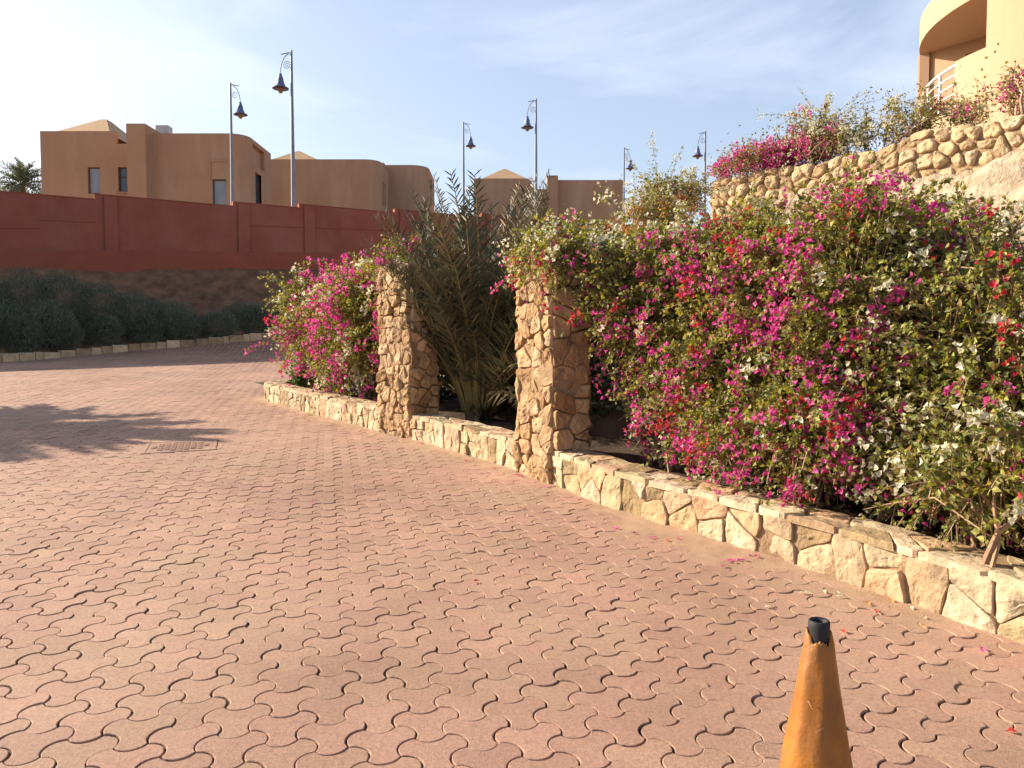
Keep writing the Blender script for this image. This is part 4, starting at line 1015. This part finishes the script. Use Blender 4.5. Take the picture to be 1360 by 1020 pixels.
bougainvillea('bougainvillea', 'thin white bougainvillea below the villa balcony with one red spray', 'bush',
              [UB(1185, 166, 11.2, 0.35, 0.15), UB(1225, 160, 11.0, 0.4, 0.16), UB(1270, 157, 10.8, 0.35, 0.15), UB(1150, 175, 11.4, 0.25, 0.13)], at(1215, 180, 10.9), 330,
              [('cream', 1.0), ('red', 0.2, lambda p: 3.0*np.exp(-((p[:, 0]-5.95)**2)/0.03) - 1.0)], rng, flower_p=0.4, long_p=0.12, stems=10, lpn=9, fillin=1, cull=above_wall, shoot=(0.14, 0.36))
bougainvillea('bougainvillea', 'pink and orange bougainvillea at the upper right corner of the boulder wall', 'bush',
              [UB(1345, 122, 9.9, 0.28, 0.16), UB(1310, 142, 10.2, 0.2, 0.1), UB(1390, 118, 9.5, 0.35, 0.22)], at(1350, 150, 9.6), 170,
              [('pink', 1.0), ('orange', 0.5, lambda p: 1.2*np.clip((5.6 - p[:, 0])/0.3, -1, 1)), ('cream', 0.2)], rng, flower_p=0.4, long_p=0.25, stems=9, lpn=8, fillin=1, cull=above_wall, shoot=(0.14, 0.36))

# ------------------------------------------------------------------ palms
def frond(L, az, elev, curl, rng, pairs=46, wid=0.022, leaflet=0.36, twist=0.0):
    """one feather frond from the origin"""
    t = np.linspace(0, 1, 22); e_ = elev - curl*t**1.5
    dx = np.cos(e_); dz = np.sin(e_); ds = L/21
    x = np.r_[0, np.cumsum((dx[:-1] + dx[1:])/2*ds)]; z = np.r_[0, np.cumsum((dz[:-1] + dz[1:])/2*ds)]
    sway = twist*t*t*L
    R_ = np.stack([x*math.cos(az) - sway*math.sin(az), x*math.sin(az) + sway*math.cos(az), z], -1)
    mb = MB(); mb.tube(R_, np.linspace(0.02, 0.003, 22), 5, 1)
    tt = np.linspace(0.16, 0.99, pairs); tt = np.repeat(tt, 2) + rng.normal(0, 0.004, pairs*2); sg = np.tile([1.0, -1.0], pairs)
    P_ = np.stack([np.interp(tt, t, R_[:, q]) for q in range(3)], -1); tg = unit(np.stack([np.interp(tt, t, np.gradient(R_[:, q])) for q in range(3)], -1))
    sd = unit(np.cross(tg, np.array([0, 0, 1.0]) + 1e-3)); up = np.cross(sd, tg)
    ln = leaflet*np.clip(np.sin(np.pi*np.clip(tt, 0, 1)**0.75)**0.6, 0.3, 1)*rng.uniform(0.85, 1.12, len(tt))
    ax = unit(sd*sg[:, None]*0.75 + tg*rng.uniform(0.6, 1.2, (len(tt), 1)) + up*rng.uniform(-0.25, 0.9, (len(tt), 1)) + rng.normal(0, 0.14, (len(tt), 3)))
    sd2 = unit(np.cross(ax, up)); dr = np.array([0, 0, -1.0])
    w = wid*rng.uniform(0.8, 1.2, len(tt))[:, None]; l_ = ln[:, None]
    v = np.stack([P_ - sd2*w*0.3, P_ + sd2*w*0.3, P_ + ax*l_*0.5 + sd2*w*0.5 + dr*l_*0.02, P_ + ax*l_*0.5 - sd2*w*0.5 + dr*l_*0.02, P_ + ax*l_ + dr*l_*0.1], 1)
    n = len(tt); fq = np.array([(0, 1, 2, 3)])[None] + (np.arange(n)*5)[:, None, None]; ft = np.array([(3, 2, 4)])[None] + (np.arange(n)*5)[:, None, None]
    nb = mb.n; mb.add(v.reshape(-1, 3), fq.reshape(-1, 4), 0); mb.f.append((ft.reshape(-1, 3) + nb, 0))
    return mb

def palm(label, base, crown_h, n, Lr, elr, seed, trunk_r=0.17, dry=0.15, curl=(0.5, 1.1), leaflet=0.36, wid=0.024, name='palm_tree', pairs=46, cat='palm', spread=0.06, away=False, leafmat='palm'):
    rng = np.random.default_rng(seed); root = thing(name, label, cat, base)
    base = np.asarray(base, float); ctr = base + np.array([0, 0, crown_h])
    if crown_h > 0.5:
        tr = MB(); zz = np.linspace(-0.2, crown_h, int(crown_h*9)); rr = trunk_r*(1 + 0.12*(np.arange(len(zz)) % 2)); tr.tube(np.c_[np.zeros(len(zz)) + base[0], np.zeros(len(zz)) + base[1], base[2] + zz], rr, 12); tr.build('trunk', M['bark'], root)
    else:
        tr = MB(); tr.lathe([(0.0, -0.1), (0.16, -0.1), (0.19, 0.1), (0.14, 0.3), (0.05, 0.42), (0, 0.43)], base, 10); tr.build('trunk', M['bark'], root)
    for k in range(n):
        az = k*2.39996 + rng.normal(0, 0.25); f_ = k/n
        el = elr[1] + (elr[0] - elr[1])*f_ + rng.normal(0, 0.1)
        LL = rng.uniform(*Lr); cv = rng.uniform(*curl)
        if away:                                  # a clump: long upright spears inside, short arching fronds outside
            LL = Lr[0] + (Lr[1] - Lr[0])*np.clip((el - elr[0])/(elr[1] - elr[0]), 0, 1)**0.7*rng.uniform(0.75, 1.0); cv += 0.7*np.clip((1.2 - el), 0, 1)
            toward = math.cos(az)*-0.82 + math.sin(az)*-0.57
            if toward > 0.3 and el < 1.15: el = 1.15 + 0.2*rng.random(); LL *= 0.9
            if math.cos(az) > 0.55 and el < 1.2: el = 1.2 + 0.15*rng.random(); LL *= 0.8
        mb = frond(LL, az, el, cv, rng, leaflet=leaflet, wid=wid, pairs=pairs, twist=rng.normal(0, 0.06))
        off = ctr + np.array([math.cos(az), math.sin(az), 0])*spread + [0, 0, rng.uniform(-0.05, 0.1)]
        mb.v = [q + off for q in mb.v]
        mb.build('frond', [M['palmdry'] if rng.random() < dry else M[leafmat], M['rachis']], root)
    return root
sP = (P1R + P2L)/2
bp = wall_pt(P1R - 0.12, 0.85, 0.2)
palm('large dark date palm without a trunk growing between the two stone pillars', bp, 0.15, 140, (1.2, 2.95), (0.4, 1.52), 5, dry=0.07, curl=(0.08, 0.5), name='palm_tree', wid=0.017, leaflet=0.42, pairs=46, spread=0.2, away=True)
# the palm whose shadow lies on the paving stands left of the view
gx, gy = gp(-125, 560)[:2]; Hc = 3.3
bx_, by_ = gx + to_sun.x/to_sun.z*Hc, gy + to_sun.y/to_sun.z*Hc
palm('date palm with a short trunk left of the view, its shadow on the paving', (bx_, by_, float(G(bx_, by_)) - 0.1), Hc + 0.1, 99, (1.5, 2.2), (-0.3, 1.4), 9, dry=0.1, pairs=44, wid=0.085)
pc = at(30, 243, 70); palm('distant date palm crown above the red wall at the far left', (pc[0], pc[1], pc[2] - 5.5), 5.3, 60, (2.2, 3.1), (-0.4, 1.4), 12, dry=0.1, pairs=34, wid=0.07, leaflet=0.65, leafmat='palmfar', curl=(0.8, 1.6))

# ------------------------------------------------------------------ shrubs, small plants
def shrub(name, label, cat, blobs, base, n, mat, rng, leaf=0.06, wid=0.5, group=None, stem=True, fill=0.3, upb=0.5):
    root = thing(name, label, cat, base, group)
    p, nr = blob_surface(blobs, n, rng); p = p - nr*(rng.uniform(-0.04, fill, n) - 0.10*fbm(p*2.5, 3, 33))[:, None]
    f_ = MB(); sz = leaf*rng.uniform(0.6, 1.3, n); add_leaves(f_, p, unit(nr*0.7 + rand_unit(n, rng) + [0, 0, upb]), rand_unit(n, rng) + [0, 0, 0.5], sz, sz*wid)
    o = f_.build('foliage', M[mat], root); o['kind'] = 'stuff'
    if stem:
        s_ = MB(); base = np.asarray(base, float)
        for q in range(9):
            tgt = p[rng.integers(n)]; s_.tube(np.array([base + [rng.normal(0, .05), rng.normal(0, .05), -.05], base*0.4 + tgt*0.6 + rng.normal(0, .05, 3), tgt]), [0.016, 0.01, 0.003], 5)
        s_.build('stem', M['bark'], root)
    return root
rng = np.random.default_rng(55)
dr_ = np.array([*gp(592, 500)[:2], 0]); dr_[:2] = dr_[:2]*(11.6/dr_[1]); dr_[2] = float(G(dr_[0], dr_[1])) + 0.1
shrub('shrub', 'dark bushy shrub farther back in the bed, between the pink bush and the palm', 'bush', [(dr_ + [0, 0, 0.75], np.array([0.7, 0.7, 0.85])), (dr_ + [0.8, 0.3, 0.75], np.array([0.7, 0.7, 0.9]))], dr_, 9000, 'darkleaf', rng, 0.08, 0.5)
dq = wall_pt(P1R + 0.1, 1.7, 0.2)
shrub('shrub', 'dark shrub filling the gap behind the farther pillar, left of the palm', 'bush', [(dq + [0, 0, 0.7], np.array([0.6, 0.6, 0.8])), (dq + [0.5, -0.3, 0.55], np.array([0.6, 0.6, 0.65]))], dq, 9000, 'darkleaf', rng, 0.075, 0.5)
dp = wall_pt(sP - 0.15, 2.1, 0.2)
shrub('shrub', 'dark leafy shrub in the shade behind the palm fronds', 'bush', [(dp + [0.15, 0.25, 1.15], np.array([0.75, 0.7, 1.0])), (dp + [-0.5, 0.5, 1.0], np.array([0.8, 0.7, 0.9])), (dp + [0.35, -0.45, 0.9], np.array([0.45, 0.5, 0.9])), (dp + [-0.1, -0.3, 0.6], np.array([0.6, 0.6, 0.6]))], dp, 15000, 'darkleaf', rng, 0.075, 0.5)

# clipped grey-green shrubs on the bank (in the wall's shade)
def bank_pt(px, py_, D):
    p = at(px, py_, D); return p
def bank_z(x, y):
    k = np.argmin(np.hypot(bk[:, 0] - x, bk[:, 1] - y)); tw = (np.array([x, y]) - WO) @ WDIR; w = WO + WDIR*tw
    dw = abs((np.array([x, y]) - WO) @ WNR); tot = np.linalg.norm(bk[k] - w) + 1e-6; f_ = np.clip(1 - dw/tot, 0, 1); zk = float(G(*bk[k])) + 0.17
    return zk + (float(wbase(tw)) - zk)*(0.25*f_ + 0.75*f_**1.6)
front = [(-30, 22.0), (30, 22.6), (85, 23.4), (140, 24.3), (190, 25.0), (240, 25.6), (290, 26.3), (340, 27.2), (395, 28.3)]
labf = ['leftmost clipped grey-green shrub at the kerb, cut by the photo edge', 'second clipped shrub along the kerb from the left', 'third clipped shrub along the kerb from the left', 'fourth clipped shrub along the kerb from the left',
        'fifth clipped shrub along the kerb from the left', 'sixth clipped shrub along the kerb, below the end of the tall shrubs', 'seventh clipped shrub along the kerb, below the bare bank', 'clipped shrub at the kerb next to the pink bush', 'clipped shrub at the kerb hidden behind the pink bush']
for (px, D), lb in zip(front, labf):
    D += 0.45; x = X_(px, D); z = bank_z(x, D); hh_ = rng.uniform(0.58, 0.7)
    shrub('shrub', lb, 'bush', [((x, D, z + 0.3), np.array([0.62*D/24, 0.42, hh_]))], (x, D + 0.1, z), 5200, 'shrub', rng, 0.085, 0.22, 'clipped shrubs along the far kerb', upb=0.9)
back = [(-25, 24.3, 376), (35, 24.9, 363), (85, 25.2, 364), (130, 25.6, 376), (178, 26.0, 388), (225, 26.4, 400), (60, 24.0, 400), (0, 23.6, 402), (330, 28.6, 405)]
labb = ['tall grey-green shrub on the bank at the photo edge', 'tall grey-green shrub on the bank below the first wall panel', 'tallest grey-green shrub on the bank left of the first pilaster', 'grey-green shrub on the bank below the first pilaster',
        'grey-green shrub sloping down right of the first pilaster', 'rightmost low shrub of the tall group, next to bare soil', 'grey-green shrub in the middle row in front of the tallest', 'grey-green shrub in the middle row at the photo edge', 'dim shrub on the bank left of the pink bush']
for (px, D, pt), lb in zip(back, labb):
    x = X_(px, D); z = bank_z(x, D); ztop = float(at(px, pt, D)[2]); hh_ = max(0.4, (ztop - z)*0.62)
    shrub('shrub', lb, 'bush', [((x, D, ztop - hh_*0.95), np.array([0.95, 0.75, hh_])), ((x + 0.35, D - 0.3, ztop - hh_*1.15), np.array([0.8, 0.7, hh_*0.9]))], (x, D, z), 7000, 'shrub', rng, 0.095, 0.22, 'taller shrubs on the shaded bank', upb=0.9)

# small plants at the far end of the planter
pe = wall_pt(S_END - 0.05, 0.55, 0.2)
shrub('shrub', 'small bright green plant at the curved end of the low wall', 'plant', [(pe + [0, 0, 0.22], np.array([0.2, 0.2, 0.26]))], pe, 700, 'green', rng, 0.07, 0.45, fill=0.2)
def tuft(label, base, n, L, mat, rng, spread=0.5, w=0.012):
    root = thing('grass_tuft', label, 'grass', base); mb = MB(); base = np.asarray(base, float)
    for k in range(n):
        az = rng.uniform(0, 6.283); el = rng.uniform(0.7, 1.5); l_ = L*rng.uniform(0.5, 1.1); d = np.array([math.cos(az), math.sin(az)])
        sdv = np.array([-d[1], d[0], 0])*w*rng.uniform(0.6, 1.1); b0 = base + [rng.normal(0, .03), rng.normal(0, .03), -0.02]; rows = []
        for q in np.linspace(0, 1, 5):
            e_ = el - spread*q; c = b0 + np.array([d[0]*math.cos(e_), d[1]*math.cos(e_), math.sin(e_)])*l_*q; rows += [c - sdv*(1-q*0.95)/2, c + sdv*(1-q*0.95)/2]
        mb.add(rows, [(2*q, 2*q+1, 2*q+3, 2*q+2) for q in range(4)])
    mb.build('blades', M[mat], root); return root
tuft('spiky dark leaves sticking out beside the pink bush at the wall end', wall_pt(S_END + 0.0, 0.7, 0.3), 26, 0.75, 'palm', rng, 0.9, 0.03)
tw_ = gp(626, 606); tuft('small grey-green weed growing at the foot of the short low wall', (tw_[0], tw_[1], float(G(tw_[0], tw_[1]))), 14, 0.27, 'palm', rng, 0.4, 0.014)
tuft('thin grassy leaves under the pink bush behind the far low wall', wall_pt(P1L + 0.75, 0.5, 0.2), 24, 0.5, 'palm', rng, 0.6, 0.018)

tuft('dry grassy leaves around the foot of the big palm between the pillars', bp + np.array([0.05, -0.15, 0.0]), 70, 0.75, 'palm', rng, 0.8, 0.02)

# ------------------------------------------------------------------ manhole cover
mh = gp(240, 593); zt = float(G(mh[0], mh[1]))
mroot = thing('manhole_cover', 'dusty patterned manhole cover set in the paving beside the palm shadow', 'manhole cover', (mh[0], mh[1], zt))
ca, sa_ = math.cos(math.radians(20)), math.sin(math.radians(20))
def mbox(mb, cx, cy, hx, hy, z0, z1):
    c = np.array([mh[0] + cx*ca - cy*sa_, mh[1] + cx*sa_ + cy*ca]); zc = float(G(*c)) + (z0+z1)/2
    mb.obox((c[0], c[1], zc), (hx*ca, hx*sa_, hx*sa_*0.048), (-hy*sa_, hy*ca, hy*ca*0.048), (0, 0, (z1-z0)/2))
mb = MB()
for cx, cy, hx, hy in ((0, -0.345, 0.37, 0.02), (0, 0.345, 0.37, 0.02), (-0.35, 0, 0.02, 0.322), (0.35, 0, 0.02, 0.322)): mbox(mb, cx, cy, hx, hy, -0.02, 0.007)
mb.build('frame', M['iron'], mroot)
mb = MB(); mbox(mb, 0, 0, 0.325, 0.32, -0.02, 0.003)
lid = mb.build('lid', M['iron'], mroot)
mb = MB()
for i in range(9):
    for j in range(9):
        if (i - 4)**2 + (j - 4)**2 < 19: mbox(mb, (i-4)*0.066, (j-4)*0.066, 0.024, 0.012 if (i+j) % 2 else 0.024, 0.0035, 0.009)
mb.build('raised_pattern', M['iron'], lid)

# ------------------------------------------------------------------ traffic cone
cp_ = at(1088, 826, 1.9); cz = float(G(cp_[0], cp_[1])); Hc = cp_[2] - cz
croot = thing('traffic_cone', 'worn orange traffic cone with a torn tip and black rubber core', 'traffic cone', (cp_[0], cp_[1], cz))
n, m = 48, 40; th = np.arange(n)*2*math.pi/n; zz = np.linspace(0.035, Hc - 0.018, m)
rr = 0.028 + (0.142 - 0.028)*(1 - zz/Hc)
V = np.zeros((m, n, 3))
for i in range(m):
    edge = np.clip((zz[i] - (Hc - 0.05))/0.05, 0, 1)
    tear = -0.045*edge*np.clip(np.cos(th - math.radians(262)) - 0.1, 0, 1) - 0.012*edge*(0.5 + 0.5*np.sin(th*5 + 1)) + 0.006*edge*np.sin(th*11)
    dent = 0.0025*fbm(np.c_[np.cos(th)*2, np.sin(th)*2, np.full(n, zz[i]*7)], 3, 4) - 0.0025*np.abs(vnoise(np.c_[np.cos(th)*3, np.sin(th)*3 + zz[i]*9, np.full(n, zz[i]*6)], 9))
    r_ = rr[i]*(1 + 0.02*np.sin(2*th)) + dent + 0.004*edge*np.sin(th*3)
    V[i] = np.stack([cp_[0] + r_*np.cos(th), cp_[1] + r_*np.sin(th), cz + zz[i] + tear], -1)
mb = MB(); VV = np.concatenate([V, V[:, :1]], 1); mb.grid(np.swapaxes(VV, 0, 1))
body = mb.build('cone_body', M['cone'], croot, smooth=True)
sm = body.modifiers.new('thick', 'SOLIDIFY'); sm.thickness = 0.003; sm.offset = -1
mb = MB(); mb.lathe([(0.0235, 0.0), (0.0245, 0.06), (0.026, 0.10), (0.0255, 0.115), (0.022, 0.118), (0.0175, 0.112), (0.017, 0.06), (0.0, 0.05)], (cp_[0], cp_[1], cz + Hc - 0.112), 32); mb.build('rubber_core', M['rubber'], croot, smooth=True)
mb = MB(); a = np.radians(np.linspace(235, 285, 12)); rj = np.random.default_rng(3)
rows = np.array([[(cp_[0] + (0.0335 - 0.004*q + rj.normal(0, .0006))*math.cos(x), cp_[1] + (0.0335 - 0.004*q)*math.sin(x), cz + Hc - 0.066 + 0.02*q + rj.normal(0, .003) + (0.006 if q else 0)*math.sin(x*9)) for q in (0, 0.5, 1)] for x in a])
mb.grid(rows); mb.build('torn_lining', M['tear'], croot)
mb = MB(); rj = np.random.default_rng(8)
def on_cone(a_, z_, lift=0.0012):
    r_ = 0.028 + (0.142 - 0.028)*(1 - z_/Hc) + 0.0028 + lift; return (cp_[0] + r_*math.cos(a_), cp_[1] + r_*math.sin(a_), cz + z_)
for a0, z0, a1, z1, w_ in ((248, Hc-0.335, 268, Hc-0.352, .006), (243, Hc-0.25, 262, Hc-0.236, .0022), (225, Hc-0.18, 238, Hc-0.2, .0025)):
    tq = np.linspace(0, 1, 12); rows = []
    for q in tq:
        a_, z_ = math.radians(a0 + (a1-a0)*q), z0 + (z1-z0)*q + rj.normal(0, .0012); ww = w_*math.sin(math.pi*(0.06 + 0.88*q))*rj.uniform(0.6, 1.2)
        rows.append([on_cone(a_, z_ - ww), on_cone(a_, z_ + ww)])
    mb.grid(np.array(rows))
mb.build('scuff_marks', M['tear'], croot)
mb = MB(); mb.box((cp_[0]-0.19, cp_[1]-0.19, cz+0.002), (cp_[0]+0.19, cp_[1]+0.19, cz+0.035)); bs = mb.build('base_plate', M['rubber'], croot); bvm = bs.modifiers.new('bevel', 'BEVEL'); bvm.width = 0.012; bvm.segments = 2

# thin white pipe among the plants on the upper wall
pp = at(1125, 190, 11.6); mb = MB(); mb.tube([(pp[0], pp[1], pp[2]-0.5), tuple(at(1124, 166, 11.6))], 0.018, 8)
tag(mb.build('pipe', M['steel']), 'thin white upright pipe among the white flowers on the boulder wall', 'pipe')

# ------------------------------------------------------------------ fallen petals
def petal_mesh(name, m, n, r):
    rg = np.random.default_rng(n + 3); mb = MB()
    az = rg.uniform(0, 6.283, n); c = np.c_[rg.normal(0, r, n), rg.normal(0, r, n), np.full(n, 0.004)]
    add_leaves(mb, c, np.c_[np.cos(az), np.sin(az), rg.uniform(0.05, 0.4, n)], np.c_[rg.normal(0, .3, (n, 2)), np.ones(n)], rg.uniform(0.025, 0.04, n), 0.026, 0.25, 0.1)
    return mb.build(name, m)
rng = np.random.default_rng(12)
spots = [(690, 633, 'pink', 4), (727, 647, 'pink', 4), (866, 716, 'pink', 2), (975, 748, 'pink', 5), (986, 744, 'pink', 3), (1007, 741, 'pink', 3), (415, 667, 'pink', 1), (635, 776, 'red', 1), (1161, 813, 'red', 2), (1302, 864, 'pink', 2), (1347, 980, 'red', 1),
         (820, 703, 'pink', 2), (846, 711, 'pink', 1), (560, 590, 'pink', 2), (618, 612, 'pink', 2), (655, 622, 'pink', 2), (410, 560, 'pink', 2), (440, 566, 'pink', 1), (1022, 808, 'cream', 2), (1068, 790, 'cream', 2), (1108, 791, 'cream', 3), (1090, 786, 'cream', 2),
         (1180, 798, 'orange', 2), (1150, 802, 'orange', 2), (690, 675, 'orange', 2), (1205, 808, 'cream', 2), (1218, 830, 'orange', 1), (880, 720, 'red', 1), (905, 716, 'pink', 1), (1238, 824, 'cream', 1), (1110, 840, 'red', 1), (955, 752, 'pink', 1)]
protos = {}
gl = {'pink': 'pink petals fallen on the paving along the wall', 'red': 'red petals fallen on the paving', 'cream': 'cream petals fallen near the wall foot', 'orange': 'yellow leaves fallen near the wall foot'}
ll = {'pink': 'small pink petals fallen on the paving near the low wall', 'red': 'tiny red petal fallen on the paving', 'cream': 'small cream petals on the paving by the flagstone wall', 'orange': 'small yellowish fallen leaf on the paving by the wall'}
for px, py, c, n in spots:
    key = (c, n)
    if key not in protos: protos[key] = o = petal_mesh('fallen_petal', M[c], n, 0.022)
    else: o = protos[key].copy(); COL.objects.link(o)
    p = gp(px, py); o.location = (p[0], p[1], float(G(p[0], p[1])) + 0.003); o.rotation_euler = (0, 0, rng.uniform(0, 6.28)); tag(o, ll[c], 'petal', gl[c])
print('done')
